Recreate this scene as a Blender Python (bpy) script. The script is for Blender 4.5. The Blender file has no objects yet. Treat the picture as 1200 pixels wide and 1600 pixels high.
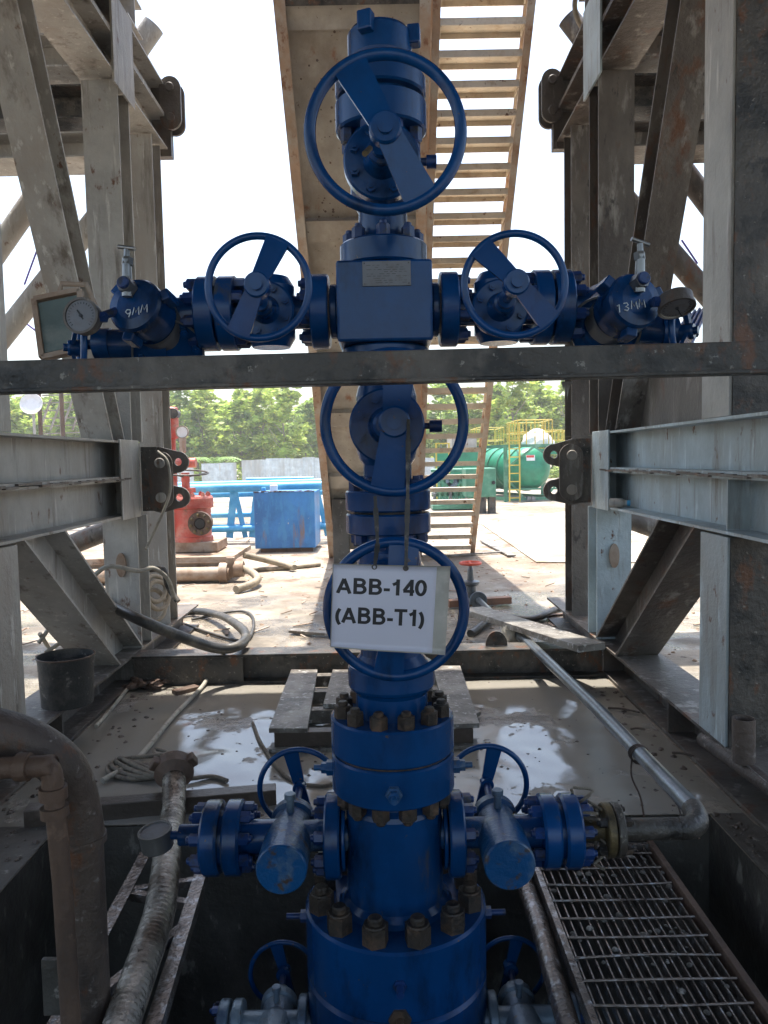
import bpy, bmesh, math, random
from mathutils import Vector, Matrix, Quaternion
random.seed(7)
rad = math.radians
SC = bpy.context.scene
COL = SC.collection
# ---------------------------------------------------------------- camera
PITCH = math.atan(82/1200); ROLL = rad(1.1); F = 1200.0
EYE = Vector((0, 0, 1.5))
_R = Vector((1, 0, 0)); _U = Vector((0, math.sin(PITCH), math.cos(PITCH))); _D = Vector((0, math.cos(PITCH), -math.sin(PITCH)))
RC = math.cos(ROLL)*_R - math.sin(ROLL)*_U
UC = math.sin(ROLL)*_R + math.cos(ROLL)*_U
cam_d = bpy.data.cameras.new('camera'); cam = bpy.data.objects.new('camera', cam_d); COL.objects.link(cam)
cam_d.sensor_fit = 'VERTICAL'; cam_d.sensor_height = 36; cam_d.lens = 27; cam_d.clip_start = .05; cam_d.clip_end = 2000
m = Matrix((RC, UC, -_D)).transposed().to_4x4(); m.translation = EYE
cam.matrix_world = m
SC.camera = cam
# ---------------------------------------------------------------- sky, sun, exposure
SUN_DIR = Vector((-.04, .20, 1)).normalized()
w = bpy.data.worlds.new('World'); SC.world = w; w.use_nodes = True
nt = w.node_tree; bg = nt.nodes['Background']
sky = nt.nodes.new('ShaderNodeTexSky'); sky.sky_type = 'NISHITA'; sky.sun_disc = False
sky.sun_elevation = math.asin(SUN_DIR.z); sky.sun_rotation = math.atan2(SUN_DIR.x, SUN_DIR.y)
sky.air_density = 1.3; sky.dust_density = 4.0; sky.ozone_density = 1.0
nt.links.new(sky.outputs[0], bg.inputs[0]); bg.inputs[1].default_value = .15
sd = bpy.data.lights.new('sun', 'SUN'); sd.energy = 3.8; sd.angle = rad(.6); sd.color = (1, .95, .87)
so = bpy.data.objects.new('sun', sd); COL.objects.link(so)
so.rotation_euler = SUN_DIR.to_track_quat('Z', 'Y').to_euler(); so.location = (0, 4, 30)
SC.view_settings.view_transform = 'Standard'; SC.view_settings.look = 'None'
SC.view_settings.exposure = 1.5; SC.view_settings.gamma = 1; SC.view_settings.use_curve_mapping = False

# pixel of the 1200x1600 photograph -> a point at a real distance
def ray(x, y): return _D + RC*((x-600)/F) + UC*((800-y)/F)
def WY(x, y, Y): d = ray(x, y); return EYE + d*(Y/d.y)
def WX(x, y, X): d = ray(x, y); return EYE + d*(X/d.x)
def WZ(x, y, Z): d = ray(x, y); return EYE + d*((Z-1.5)/d.z)

# ---------------------------------------------------------------- materials
def N(nt, t, **k):
    n = nt.nodes.new(t)
    for a, v in k.items(): setattr(n, a, v)
    return n
def ramp(nt, src, p0, p1, c0=(0,0,0,1), c1=(1,1,1,1)):
    r = N(nt, 'ShaderNodeValToRGB'); e = r.color_ramp.elements
    e[0].position = p0; e[1].position = p1; e[0].color = c0; e[1].color = c1
    nt.links.new(src, r.inputs[0]); return r.outputs[0]
def noise(nt, scale, vec, detail=5, rough=.6):
    n = N(nt, 'ShaderNodeTexNoise'); n.inputs['Scale'].default_value = scale
    n.inputs['Detail'].default_value = detail; n.inputs['Roughness'].default_value = rough
    nt.links.new(vec, n.inputs['Vector']); return n.outputs[0]
def mixc(nt, fac, a, b):
    m = N(nt, 'ShaderNodeMix', data_type='RGBA')
    nt.links.new(fac, m.inputs[0])
    for v, s in ((a, m.inputs[6]), (b, m.inputs[7])):
        if hasattr(v, 'is_linked'): nt.links.new(v, s)
        else: s.default_value = (*v, 1)
    return m.outputs[2]
def mat(name, col, rough=.5, metal=0.0, layers=(), bump=.15, bscale=60, vary=.25, vscale=3, rough2=None, spec=.5):
    """layers: (colour, scale, lo, hi, stretch_z) patches of dirt, rust or wear laid over the base colour"""
    M = bpy.data.materials.new(name); M.use_nodes = True
    nt = M.node_tree; b = nt.nodes['Principled BSDF']
    g = N(nt, 'ShaderNodeNewGeometry'); pos = g.outputs['Position']
    f = ramp(nt, noise(nt, vscale, pos), .3, .7)
    dk = tuple(c*(1-vary) for c in col); lt = tuple(min(1, c*(1+vary)) for c in col)
    c = mixc(nt, f, dk, lt)
    rsrc = None
    for k, (lc, sc_, lo, hi, st) in enumerate(layers):
        mp = N(nt, 'ShaderNodeMapping'); mp.inputs['Scale'].default_value = (1, 1, st); mp.inputs['Location'].default_value = (k*7.3, k*3.1, 0)
        nt.links.new(pos, mp.inputs[0])
        ff = ramp(nt, noise(nt, sc_, mp.outputs[0], 8, .65), lo, hi)
        c = mixc(nt, ff, c, lc); rsrc = ff
    nt.links.new(c, b.inputs['Base Color'])
    b.inputs['Metallic'].default_value = metal; b.inputs['Roughness'].default_value = rough
    b.inputs['Specular IOR Level'].default_value = spec
    if rough2 is not None:
        mr = N(nt, 'ShaderNodeMapRange'); mr.inputs[3].default_value = rough; mr.inputs[4].default_value = rough2
        nt.links.new(rsrc if rsrc is not None else f, mr.inputs[0]); nt.links.new(mr.outputs[0], b.inputs['Roughness'])
    if bump:
        bp = N(nt, 'ShaderNodeBump'); bp.inputs['Strength'].default_value = bump; bp.inputs['Distance'].default_value = .01
        nt.links.new(noise(nt, bscale, pos, 6), bp.inputs['Height']); nt.links.new(bp.outputs[0], b.inputs['Normal'])
    return M
RUST = (.13, .055, .025); DIRT = (.10, .08, .06); BLK = (.03, .027, .024)
M = {}
M['steel'] = mat('weathered_grey_paint', (.37, .355, .325), .5, 0, [((.30,.265,.225), 2.5, .44, .62, .2), ((.14,.115,.09), 9, .56, .70, .12), (RUST, 9, .63, .69, .5), ((.52,.50,.46), 20, .58, .66, .12)], .5, 34)
M['steel_b'] = mat('pale_blue_grey_paint', (.40, .48, .51), .42, 0, [((.31,.335,.33), 2.2, .42, .62, .2), ((.19,.165,.14), 9, .56, .68, .1), (RUST, 14, .63, .68, .6), ((.52,.60,.62), 20, .57, .66, .12)], .5, 38)
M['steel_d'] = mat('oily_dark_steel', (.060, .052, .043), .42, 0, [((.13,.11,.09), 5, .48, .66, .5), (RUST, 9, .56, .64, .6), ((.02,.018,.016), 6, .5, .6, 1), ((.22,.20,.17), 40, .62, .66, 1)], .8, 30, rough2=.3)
M['steel_m'] = mat('brown_stained_steel', (.15, .13, .11), .5, 0, [((.075,.06,.05), 1.8, .42, .60, .3), (RUST, 6, .56, .68, .35), ((.30,.28,.25), 9, .56, .68, .25), ((.05,.042,.035), 14, .60, .68, .4)], .6, 34)
M['tan'] = mat('tan_ramp_paint', (.38, .345, .29), .55, 0, [((.24,.20,.155), 1.7, .46, .66, .5), ((.10,.05,.03), 22, .65, .67, 1), ((.24,.12,.07), 5, .60, .70, .5)], .3, 36)
M['orange'] = mat('faded_orange_paint', (.36, .245, .165), .5, 0, [((.42,.37,.31), 3, .45, .6, .6), ((.22,.10,.05), 9, .57, .66, .5)], .3, 36)
M['blue'] = mat('blue_tree_paint', (.001, .042, .150), .26, 0, [((.001,.056,.20), 4, .48, .66, .7), ((.002,.014,.045), 6, .52, .68, .4), ((.06,.06,.055), 9, .64, .74, .3), ((.10,.07,.045), 34, .68, .70, 1)], .10, 28, .25, spec=.38)
M['blue_s'] = mat('scuffed_blue_paint', (.004, .065, .19), .28, 0, [((.11,.16,.21), 9, .50, .66, .7), ((.07,.05,.04), 17, .57, .64, 1)], .4, 55)
M['silver_b'] = mat('dull_silver_blue_paint', (.17, .23, .28), .36, .3, [((.06,.10,.17), 7, .45, .7, .6), ((.16,.13,.10), 22, .6, .7, 1)], .3, 70)
M['nut'] = mat('rusty_nut', (.050, .038, .029), .5, .3, [((.13,.08,.05), 14, .5, .64, 1), ((.02,.02,.022), 8, .5, .62, 1)], .6, 90)
M['nutb'] = mat('blue_painted_nut', (.006, .035, .14), .35, 0, [((.02,.02,.025), 30, .5, .65, 1)], .2, 90)
M['chrome'] = mat('bright_steel', (.24, .24, .235), .3, .7, [((.2,.19,.17), 20, .55, .75, 1)], .1, 90)
M['brass'] = mat('dirty_brass', (.16, .12, .055), .45, .5, [((.04,.035,.03), 12, .45, .65, 1)], .3, 90)
M['galv'] = mat('galvanised_pipe', (.17, .19, .21), .3, .6, [((.09,.09,.09), 8, .5, .75, 1), ((.42,.45,.48), 40, .64, .72, 1)], .25, 60)
M['rusty'] = mat('rusty_pipe', (.12, .075, .052), .6, .1, [((.05,.035,.028), 5, .45, .7, .5), ((.20,.13,.09), 14, .58, .7, 1)], .5, 40)
M['pipe_g'] = mat('grimy_grey_pipe', (.095, .070, .056), .5, .1, [((.05,.038,.032), 4, .45, .6, .5), ((.24,.21,.19), 20, .60, .66, 1), (RUST, 9, .60, .70, .6)], .7, 40)
M['wetsteel'] = mat('wet_scratched_steel', (.22, .18, .155), .16, .65, [((.50,.52,.55), 28, .52, .70, .8), ((.05,.035,.03), 9, .58, .68, 1)], .4, 60, rough2=.2)
M['conc'] = mat('grimy_concrete', (.10, .092, .078), .65, 0, [((.05,.044,.035), 1.6, .4, .6, .6), ((.26,.24,.21), 14, .60, .66, 1)], .9, 20, rough2=.4)
M['hosemetal'] = mat('muddy_metal_hose', (.34, .31, .27), .2, .65, [((.12,.095,.075), 5, .47, .60, 1), ((.05,.04,.03), 26, .58, .63, .3)], .6, 60)
M['tread'] = mat('cream_step_paint', (.60, .52, .41), .55, 0, [((.42,.32,.22), 6, .5, .66, 1), (RUST, 14, .62, .68, 1)], .3, 40)
M['conc_l'] = mat('pale_concrete', (.42, .37, .30), .8, 0, [((.30,.22,.14), 1.1, .48, .60, 1), ((.19,.13,.08), 3.5, .58, .66, 1)], .4, 8)
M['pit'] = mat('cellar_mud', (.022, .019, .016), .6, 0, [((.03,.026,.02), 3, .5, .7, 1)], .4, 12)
M['wood'] = mat('wet_grey_board', (.24, .22, .19), .5, 0, [((.10,.085,.07), 5, .45, .6, 1), ((.44,.43,.41), 24, .57, .64, 1), ((.05,.04,.03), 12, .6, .66, 1)], .7, 45, rough2=.3)
M['wood_d'] = mat('dark_wet_timber', (.065, .048, .036), .45, 0, [((.13,.10,.08), 6, .5, .7, 1)], .4, 40)
M['wood_r'] = mat('rusty_timber', (.28, .14, .08), .6, 0, [((.13,.08,.05), 6, .5, .7, 1)], .3, 40)
M['hose'] = mat('black_rubber_hose', (.045, .042, .038), .45, 0, [((.17,.15,.12), 7, .5, .72, 1)], .2, 60)
M['hose_t'] = mat('tan_dusty_hose', (.30, .25, .18), .6, 0, [((.13,.10,.07), 9, .5, .7, 1)], .2, 60)
M['rope'] = mat('muddy_rope', (.20, .17, .13), .8, 0, [((.07,.05,.04), 20, .5, .7, 1)], .5, 120)
M['cord'] = mat('grey_cord', (.36, .33, .27), .7, 0, [((.18,.15,.11), 20, .5, .7, 1)], .2, 120)
M['blackp'] = mat('black_plastic', (.028, .027, .025), .5, 0, [((.10,.085,.07), 6, .48, .66, 1), ((.17,.15,.13), 18, .58, .66, 1)], .4, 50)
M['red'] = mat('red_wellhead_paint', (.42, .065, .045), .45, 0, [((.50,.22,.17), 4, .45, .65, 1), ((.22,.12,.08), 9, .56, .66, 1)], .3, 40)
M['skid'] = mat('dusty_brown_steel', (.26, .17, .11), .65, 0, [((.42,.36,.30), 3, .45, .7, 1), ((.13,.06,.03), 6, .6, .7, 1)], .3, 30)
M['ltblue'] = mat('light_blue_pipe_paint', (.06, .32, .56), .4, 0, [((.20,.48,.60), 1.5, .5, .7, 1)], .1, 30)
M['boxblue'] = mat('chipped_blue_tank_paint', (.035, .17, .42), .42, 0, [((.03,.13,.33), 1.6, .45, .6, 1), ((.05,.22,.46), 7, .5, .62, .3), ((.45,.44,.43), 15, .655, .68, .5), ((.20,.13,.09), 4, .60, .70, .15)], .2, 40)
M['green'] = mat('green_tank_paint', (.02, .22, .125), .38, 0, [((.05,.28,.17), 1.2, .5, .75, 1)], .1, 20)
M['green_l'] = mat('light_green_paint', (.055, .20, .125), .5, 0, [((.16,.34,.24), 2, .5, .7, 1)], .1, 20)
M['yellow'] = mat('yellow_rail_paint', (.58, .43, .07), .45, 0, [((.45,.33,.10), 6, .6, .75, 1)], .1, 20)
M['white'] = mat('white_plastic', (.75, .75, .75), .6, 0, [((.55,.53,.50), 3, .5, .75, 1)], .3, 8)
M['sheet'] = mat('pale_zinc_sheet', (.52, .60, .63), .45, .1, [((.42,.44,.42), .8, .45, .6, .2), ((.62,.55,.45), 2.5, .6, .75, .1)], .1, 6)
M['ink'] = mat('black_ink', (.012, .012, .014), .5, 0, (), 0)
M['chalk'] = mat('white_marker', (.7, .75, .78), .7, 0, (), 0)
M['glass'] = mat('tempered_lamp_glass', (.13, .17, .165), .16, 0, [((.22,.24,.22), 5, .5, .7, 1)], .05, 30, spec=.6)
M['dial'] = mat('gauge_dial', (.15, .15, .16), .35, 0, [((.13,.12,.12), 30, .5, .6, 1)], 0)
M['cableP'] = mat('purple_cable', (.12, .07, .35), .5, 0, (), 0)
M['redw'] = mat('red_handwheel_paint', (.70, .10, .05), .45, 0, (), .1)
M['cloth'] = mat('grey_rag', (.35, .34, .33), .9, 0, [((.12,.11,.1), 14, .5, .65, 1)], .3, 50)
M['tarp'] = mat('blue_roofing', (.07, .13, .33), .4, 0, [((.40,.46,.55), 10, .6, .7, 1)], .2, 20)
M['bark'] = mat('pale_bark', (.30, .26, .20), .85, 0, [((.16,.14,.10), 5, .5, .7, 1)], .3, 20)
M['redp'] = mat('red_label_print', (.65, .08, .07), .5, 0, (), 0)
M['whp'] = mat('white_label_print', (.75, .78, .8), .5, 0, (), 0)
M['scrub'] = mat('pale_scrub', (.22, .24, .10), .9, 0, [((.34,.28,.16), 1.5, .5, .7, 1)], .3, 5)

def leafmat(name, c):
    Mt = bpy.data.materials.new(name); Mt.use_nodes = True; nt = Mt.node_tree; b = nt.nodes['Principled BSDF']
    g = N(nt, 'ShaderNodeNewGeometry')
    f = ramp(nt, noise(nt, .9, g.outputs['Position'], 3), .35, .65)
    cc = mixc(nt, f, tuple(x*.65 for x in c), tuple(min(1, x*1.35) for x in c))
    r = ramp(nt, noise(nt, 9, g.outputs['Position'], 2), .62, .66)
    cc = mixc(nt, r, cc, (c[0]*2.0, c[1]*1.1, c[2]))
    nt.links.new(cc, b.inputs['Base Color']); b.inputs['Roughness'].default_value = .5
    tr = N(nt, 'ShaderNodeBsdfTranslucent'); nt.links.new(cc, tr.inputs[0])
    ms = N(nt, 'ShaderNodeMixShader'); ms.inputs[0].default_value = .45
    nt.links.new(b.outputs[0], ms.inputs[1]); nt.links.new(tr.outputs[0], ms.inputs[2])
    nt.links.new(ms.outputs[0], nt.nodes['Material Output'].inputs[0]); return Mt
M['leafA'] = leafmat('fresh_green_leaves', (.36, .47, .10))
M['leafB'] = leafmat('deep_green_leaves', (.27, .38, .085))
M['leafC'] = leafmat('palm_leaves', (.18, .30, .09))

def ground_mat():
    Mt = bpy.data.materials.new('yard_dirt'); Mt.use_nodes = True; nt = Mt.node_tree; b = nt.nodes['Principled BSDF']
    pos = N(nt, 'ShaderNodeNewGeometry').outputs['Position']
    n1 = ramp(nt, noise(nt, .35, pos, 6), .38, .62)
    c = mixc(nt, n1, (.19, .145, .10), (.36, .32, .265))
    n2 = ramp(nt, noise(nt, 1.6, pos, 9, .7), .52, .60)
    c = mixc(nt, n2, c, (.15, .095, .06))
    n3 = ramp(nt, noise(nt, 12, pos, 5), .6, .68)
    c = mixc(nt, n3, c, (.42, .38, .32))
    sx = N(nt, 'ShaderNodeSeparateXYZ'); nt.links.new(pos, sx.inputs[0])
    # damp oily concrete near the rig (nearer than about nine metres)
    ad = N(nt, 'ShaderNodeMath', operation='MULTIPLY_ADD'); nt.links.new(noise(nt, .8, pos, 5), ad.inputs[0]); ad.inputs[1].default_value = 5; nt.links.new(sx.outputs[1], ad.inputs[2])
    near = N(nt, 'ShaderNodeMapRange'); near.inputs[1].default_value = 10.2; near.inputs[2].default_value = 12.5; near.inputs[3].default_value = 1; near.inputs[4].default_value = 0
    nt.links.new(ad.outputs[0], near.inputs[0])
    wetc = mixc(nt, ramp(nt, noise(nt, 1.1, pos, 7, .65), .42, .6), (.12, .10, .075), (.31, .265, .205))
    wetc = mixc(nt, ramp(nt, noise(nt, 9, pos, 6), .63, .68), wetc, (.07, .05, .035))
    c = mixc(nt, near.outputs[0], c, wetc)
    nt.links.new(c, b.inputs['Base Color'])
    rr = ramp(nt, noise(nt, 1.3, pos, 6), .46, .56, (.12, .12, .12, 1), (.7, .7, .7, 1))
    mr = N(nt, 'ShaderNodeMix', data_type='FLOAT'); nt.links.new(near.outputs[0], mr.inputs[0]); mr.inputs[2].default_value = .8; nt.links.new(rr, mr.inputs[3])
    nt.links.new(mr.outputs[0], b.inputs['Roughness'])
    bp = N(nt, 'ShaderNodeBump'); bp.inputs['Strength'].default_value = .5; bp.inputs['Distance'].default_value = .05
    nt.links.new(noise(nt, 7, pos, 9, .7), bp.inputs['Height']); nt.links.new(bp.outputs[0], b.inputs['Normal'])
    return Mt
def mud_mat():
    Mt = bpy.data.materials.new('wet_mud'); Mt.use_nodes = True; nt = Mt.node_tree; b = nt.nodes['Principled BSDF']
    pos = N(nt, 'ShaderNodeNewGeometry').outputs['Position']
    pud = ramp(nt, noise(nt, 1.3, pos, 11, .66), .555, .63)      # 0 puddle, 1 mud
    c = mixc(nt, ramp(nt, noise(nt, 3, pos, 7), .4, .65), (.15, .125, .095), (.27, .23, .175))
    c = mixc(nt, ramp(nt, noise(nt, 22, pos, 5), .64, .68), c, (.05, .038, .028))
    c2 = mixc(nt, pud, (.27, .25, .215), c)  # puddle colour paled so the sheen reads brighter
    nt.links.new(c2, b.inputs['Base Color'])
    r = ramp(nt, pud, 0, 1, (.03, .03, .03, 1), (.20, .20, .20, 1)); nt.links.new(r, b.inputs['Roughness'])
    h = N(nt, 'ShaderNodeMath', operation='MULTIPLY'); nt.links.new(noise(nt, 16, pos, 8, .7), h.inputs[0])
    a = N(nt, 'ShaderNodeMath', operation='ADD'); a.inputs[1].default_value = .06; nt.links.new(pud, a.inputs[0]); nt.links.new(a.outputs[0], h.inputs[1])
    bp = N(nt, 'ShaderNodeBump'); bp.inputs['Strength'].default_value = .55; bp.inputs['Distance'].default_value = .02
    nt.links.new(h.outputs[0], bp.inputs['Height']); nt.links.new(bp.outputs[0], b.inputs['Normal'])
    b.inputs['Specular IOR Level'].default_value = 1.0
    return Mt
M['yard'] = ground_mat(); M['mud'] = mud_mat()

# ---------------------------------------------------------------- mesh helpers
ORG = {}
def frame(axis):
    a = Vector(axis).normalized()
    t = Vector((0, 0, 1)) if abs(a.z) < .9 else Vector((0, 1, 0))
    u = t.cross(a).normalized(); return u, a.cross(u), a
class MB:
    def __init__(s): s.v = []; s.f = []; s.sm = []
    def quad(s, a, b, c, d, sm=False):
        n = len(s.v); s.v += [Vector(a), Vector(b), Vector(c), Vector(d)]; s.f.append((n, n+1, n+2, n+3)); s.sm.append(sm)
    def poly(s, pts, sm=False):
        n = len(s.v); s.v += [Vector(p) for p in pts]; s.f.append(tuple(range(n, n+len(pts)))); s.sm.append(sm)
    def box(s, c, d, u=(1,0,0), v=(0,1,0), w=(0,0,1)):
        c = Vector(c); u, v, w = Vector(u)*d[0]/2, Vector(v)*d[1]/2, Vector(w)*d[2]/2
        n = len(s.v)
        for k in (-1, 1):
            for j in (-1, 1):
                for i in (-1, 1): s.v.append(c+u*i+v*j+w*k)
        for f in ((0,2,3,1),(4,5,7,6),(0,1,5,4),(2,6,7,3),(0,4,6,2),(1,3,7,5)): s.f.append(tuple(n+i for i in f)); s.sm.append(False)
        return s
    def span(s, a, b): a = Vector(a); b = Vector(b); return s.box((a+b)/2, [abs(x) for x in (b-a)])
    def bar(s, p0, p1, w, h, up=(0,0,1)):
        p0 = Vector(p0); p1 = Vector(p1); a = (p1-p0); L = a.length; a.normalize(); up = Vector(up)
        x = up.cross(a).normalized(); y = a.cross(x); return s.box((p0+p1)/2, (w, h, L), x, y, a)
    def lathe(s, c, axis, prof, n=32, sharp=True):
        """prof: (r, h) pairs along axis from c"""
        c = Vector(c); u, v, a = frame(axis)
        def ring(r, h): return [c+a*h+(u*math.cos(2*math.pi*i/n)+v*math.sin(2*math.pi*i/n))*r for i in range(n)]
        def add(r0, h0, r1, h1):
            k = len(s.v); s.v += ring(r0, h0)+ring(r1, h1)
            for i in range(n):
                j = (i+1) % n; s.f.append((k+i, k+j, k+n+j, k+n+i)); s.sm.append(True)
        if sharp:
            for (r0, h0), (r1, h1) in zip(prof, prof[1:]):
                if r0 < 1e-6 or r1 < 1e-6:
                    k = len(s.v); s.v += ring(max(r0, r1), h0 if r1 < 1e-6 else h1)
                    idx = list(range(k, k+n)); s.f.append(tuple(idx if r1 < 1e-6 else idx[::-1])); s.sm.append(False)
                else: add(r0, h0, r1, h1)
        else:
            k = len(s.v)
            for r, h in prof: s.v += ring(max(r, 1e-5), h)
            for q in range(len(prof)-1):
                for i in range(n):
                    j = (i+1) % n; s.f.append((k+q*n+i, k+q*n+j, k+(q+1)*n+j, k+(q+1)*n+i)); s.sm.append(True)
        return s
    def disc(s, c, axis, r, h, ch=.004, n=40): return s.lathe(c, axis, [(0,0),(r-ch,0),(r,ch),(r,h-ch),(r-ch,h),(0,h)], n)
    def cyl(s, p0, p1, r, r1=None, n=20, ch=0):
        p0 = Vector(p0); p1 = Vector(p1); L = (p1-p0).length; r1 = r if r1 is None else r1
        return s.lathe(p0, p1-p0, [(0,0),(r,0),(r1,L),(0,L)], n)
    def tube(s, pts, r, n=10, cap=True, closed=False):
        pts = [Vector(p) for p in pts]; m = len(pts); rr = r if hasattr(r, '__len__') else [r]*m
        k = len(s.v); prev = None
        for i, p in enumerate(pts):
            if closed: t = (pts[(i+1) % m]-pts[i-1])
            else: t = pts[min(i+1, m-1)]-pts[max(i-1, 0)]
            t.normalize()
            if prev is None: x = frame(t)[0]
            else:
                x = prev - t*prev.dot(t); x.normalize()
            prev = x; y = t.cross(x)
            for q in range(n): s.v.append(p+(x*math.cos(2*math.pi*q/n)+y*math.sin(2*math.pi*q/n))*rr[i])
        for i in range(m if closed else m-1):
            j = (i+1) % m
            for q in range(n):
                q2 = (q+1) % n; s.f.append((k+i*n+q, k+i*n+q2, k+j*n+q2, k+j*n+q)); s.sm.append(True)
        if cap and not closed:
            for base, rev in ((0, True), ((m-1)*n, False)):
                pv = [s.v[k+base+q].copy() for q in range(n)]
                s.poly(pv[::-1] if rev else pv)
        return s
    def torus(s, c, axis, R, r, n=56, m=12):
        u, v, a = frame(axis); c = Vector(c)
        return s.tube([c+(u*math.cos(2*math.pi*i/n)+v*math.sin(2*math.pi*i/n))*R for i in range(n)], r, m, closed=True)
    def prism(s, pts, ext):
        """flat outline pushed along ext"""
        pts = [Vector(p) for p in pts]; e = Vector(ext); q = [p+e for p in pts]
        s.poly(pts[::-1]); s.poly(q)
        for i in range(len(pts)):
            j = (i+1) % len(pts); s.quad(pts[i], pts[j], q[j], q[i])
        return s
    def hex(s, c, axis, r, h, ph=0):
        c = Vector(c); u, v, a = frame(axis)
        p = [c+(u*math.cos(ph+i*math.pi/3)+v*math.sin(ph+i*math.pi/3))*r for i in range(6)]
        s.prism(p, a*h); return s
    def hbeam(s, p0, p1, w, d, nrm, tf=.014, tw=.010):
        """H section from p0 to p1, flanges w wide, d apart along nrm"""
        p0 = Vector(p0); p1 = Vector(p1); a = p1-p0; L = a.length; a.normalize()
        nrm = Vector(nrm); nrm = (nrm-a*nrm.dot(a)).normalized(); x = nrm.cross(a).normalized(); c = (p0+p1)/2
        s.box(c+nrm*(d/2-tf/2), (w, tf, L), x, nrm, a); s.box(c-nrm*(d/2-tf/2), (w, tf, L), x, nrm, a)
        s.box(c, (tw, d-2*tf, L), x, nrm, a); return s
    def hbeam_cut(s, p0, p1, w, d, nrm, z0, z1, tf=.014, tw=.010):
        """sloping H section whose ends are cut level at heights z0 and z1"""
        p0 = Vector(p0); a = (Vector(p1)-p0).normalized(); nrm = Vector(nrm); nrm = (nrm-a*nrm.dot(a)).normalized(); x = nrm.cross(a).normalized()
        for (cx_, cn, hw, hn) in ((0, d/2-tf/2, w/2, tf/2), (0, -d/2+tf/2, w/2, tf/2), (0, 0, tw/2, d/2-tf)):
            k = len(s.v)
            for z in (z0, z1):
                for i, j in ((-1,-1),(1,-1),(1,1),(-1,1)):
                    q = p0+x*(cx_+i*hw)+nrm*(cn+j*hn); s.v.append(q+a*((z-q.z)/a.z))
            for f in ((0,1,2,3),(7,6,5,4),(0,4,5,1),(1,5,6,2),(2,6,7,3),(3,7,4,0)): s.f.append(tuple(k+i for i in f)); s.sm.append(False)
        return s
    def angle(s, p0, p1, w, t, n1, flip=1):
        p0 = Vector(p0); p1 = Vector(p1); a = p1-p0; L = a.length; a.normalize()
        n1 = Vector(n1); n1 = (n1-a*n1.dot(a)).normalized(); x = n1.cross(a).normalized()*flip; c = (p0+p1)/2
        s.box(c, (w, t, L), x, n1, a); s.box(c-x*(w/2-t/2)-n1*(w/2), (t, w-t, L), x, n1, a); return s
    def mesh(s, name, mt, off):
        me = bpy.data.meshes.new(name); me.from_pydata([tuple(p-off) for p in s.v], [], s.f)
        me.polygons.foreach_set('use_smooth', s.sm); me.materials.append(M[mt] if isinstance(mt, str) else mt); me.update(); return me
    def build(s, name, mt, parent=None, bevel=0, origin=None):
        lo = Vector([min(p[i] for p in s.v) for i in range(3)]); hi = Vector([max(p[i] for p in s.v) for i in range(3)])
        c = Vector(origin) if origin is not None else Vector(((lo.x+hi.x)/2, (lo.y+hi.y)/2, lo.z))
        o = bpy.data.objects.new(name, s.mesh(name, mt, c)); COL.objects.link(o); ORG[o.name] = c
        if parent: o.parent = parent; o.location = c-ORG[parent.name]
        else: o.location = c
        if bevel:
            b = o.modifiers.new('bevel', 'BEVEL'); b.width = bevel; b.segments = 2; b.limit_method = 'ANGLE'; b.angle_limit = rad(40)
        return o
def tag(o, label=None, cat=None, group=None, kind=None):
    if label: o['label'] = label
    if cat: o['category'] = cat
    if group: o['group'] = group
    if kind: o['kind'] = kind
    return o
def root(name, loc, label, cat, group=None):
    o = bpy.data.objects.new(name, None); COL.objects.link(o); o.location = loc; o.empty_display_size = .2
    ORG[o.name] = Vector(loc); return tag(o, label, cat, group)
def instance(src, parent, pos, rot=None):
    """one more object of the same kind, sharing its mesh"""
    o = src.copy(); COL.objects.link(o); o.parent = parent; ORG[o.name] = Vector(pos)
    o.location = Vector(pos)-(ORG[parent.name] if parent else Vector()); o.rotation_mode = 'QUATERNION'
    if rot is not None: o.rotation_quaternion = rot
    return o
NUTM = {}
def nut_mesh(r, h, mt):
    k = (r, h, mt)
    if k not in NUTM:
        b = MB(); b.hex((0,0,0), (0,0,1), r, h*.92, .26); b.lathe((0,0,h*.92), (0,0,1), [(r*.86,0),(r*.80,h*.08),(0,h*.08)], 12)
        b.lathe((0,0,h), (0,0,1), [(r*.55,-h*.2),(r*.55,h*.24),(r*.45,h*.32),(0,h*.32)], 12)
        NUTM[k] = b.mesh('nut', mt, Vector())
    return NUTM[k]
def nuts(parent, c, axis, R, n, r, h, mt, ph=0, skip=()):
    me = nut_mesh(r, h, mt); u, v, a = frame(axis); q = a.to_track_quat('Z', 'Y'); c = Vector(c)
    for i in range(n):
        if i in skip: continue
        t = ph+2*math.pi*i/n
        o = bpy.data.objects.new('nut', me); COL.objects.link(o); o.parent = parent
        pos = c+(u*math.cos(t)+v*math.sin(t))*R; o.location = pos-ORG[parent.name]
        o.rotation_mode = 'QUATERNION'; o.rotation_quaternion = q @ Quaternion((0,0,1), random.uniform(0, 1))
def bolts_in(mb, c, axis, R, n, r, h, ph=0):
    u, v, a = frame(axis); c = Vector(c)
    for i in range(n):
        t = ph+2*math.pi*i/n; p = c+(u*math.cos(t)+v*math.sin(t))*R
        mb.hex(p, a, r, h, random.random()); mb.lathe(p+a*h, a, [(r*.5,0),(r*.5,h*.35),(0,h*.35)], 8)

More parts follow.
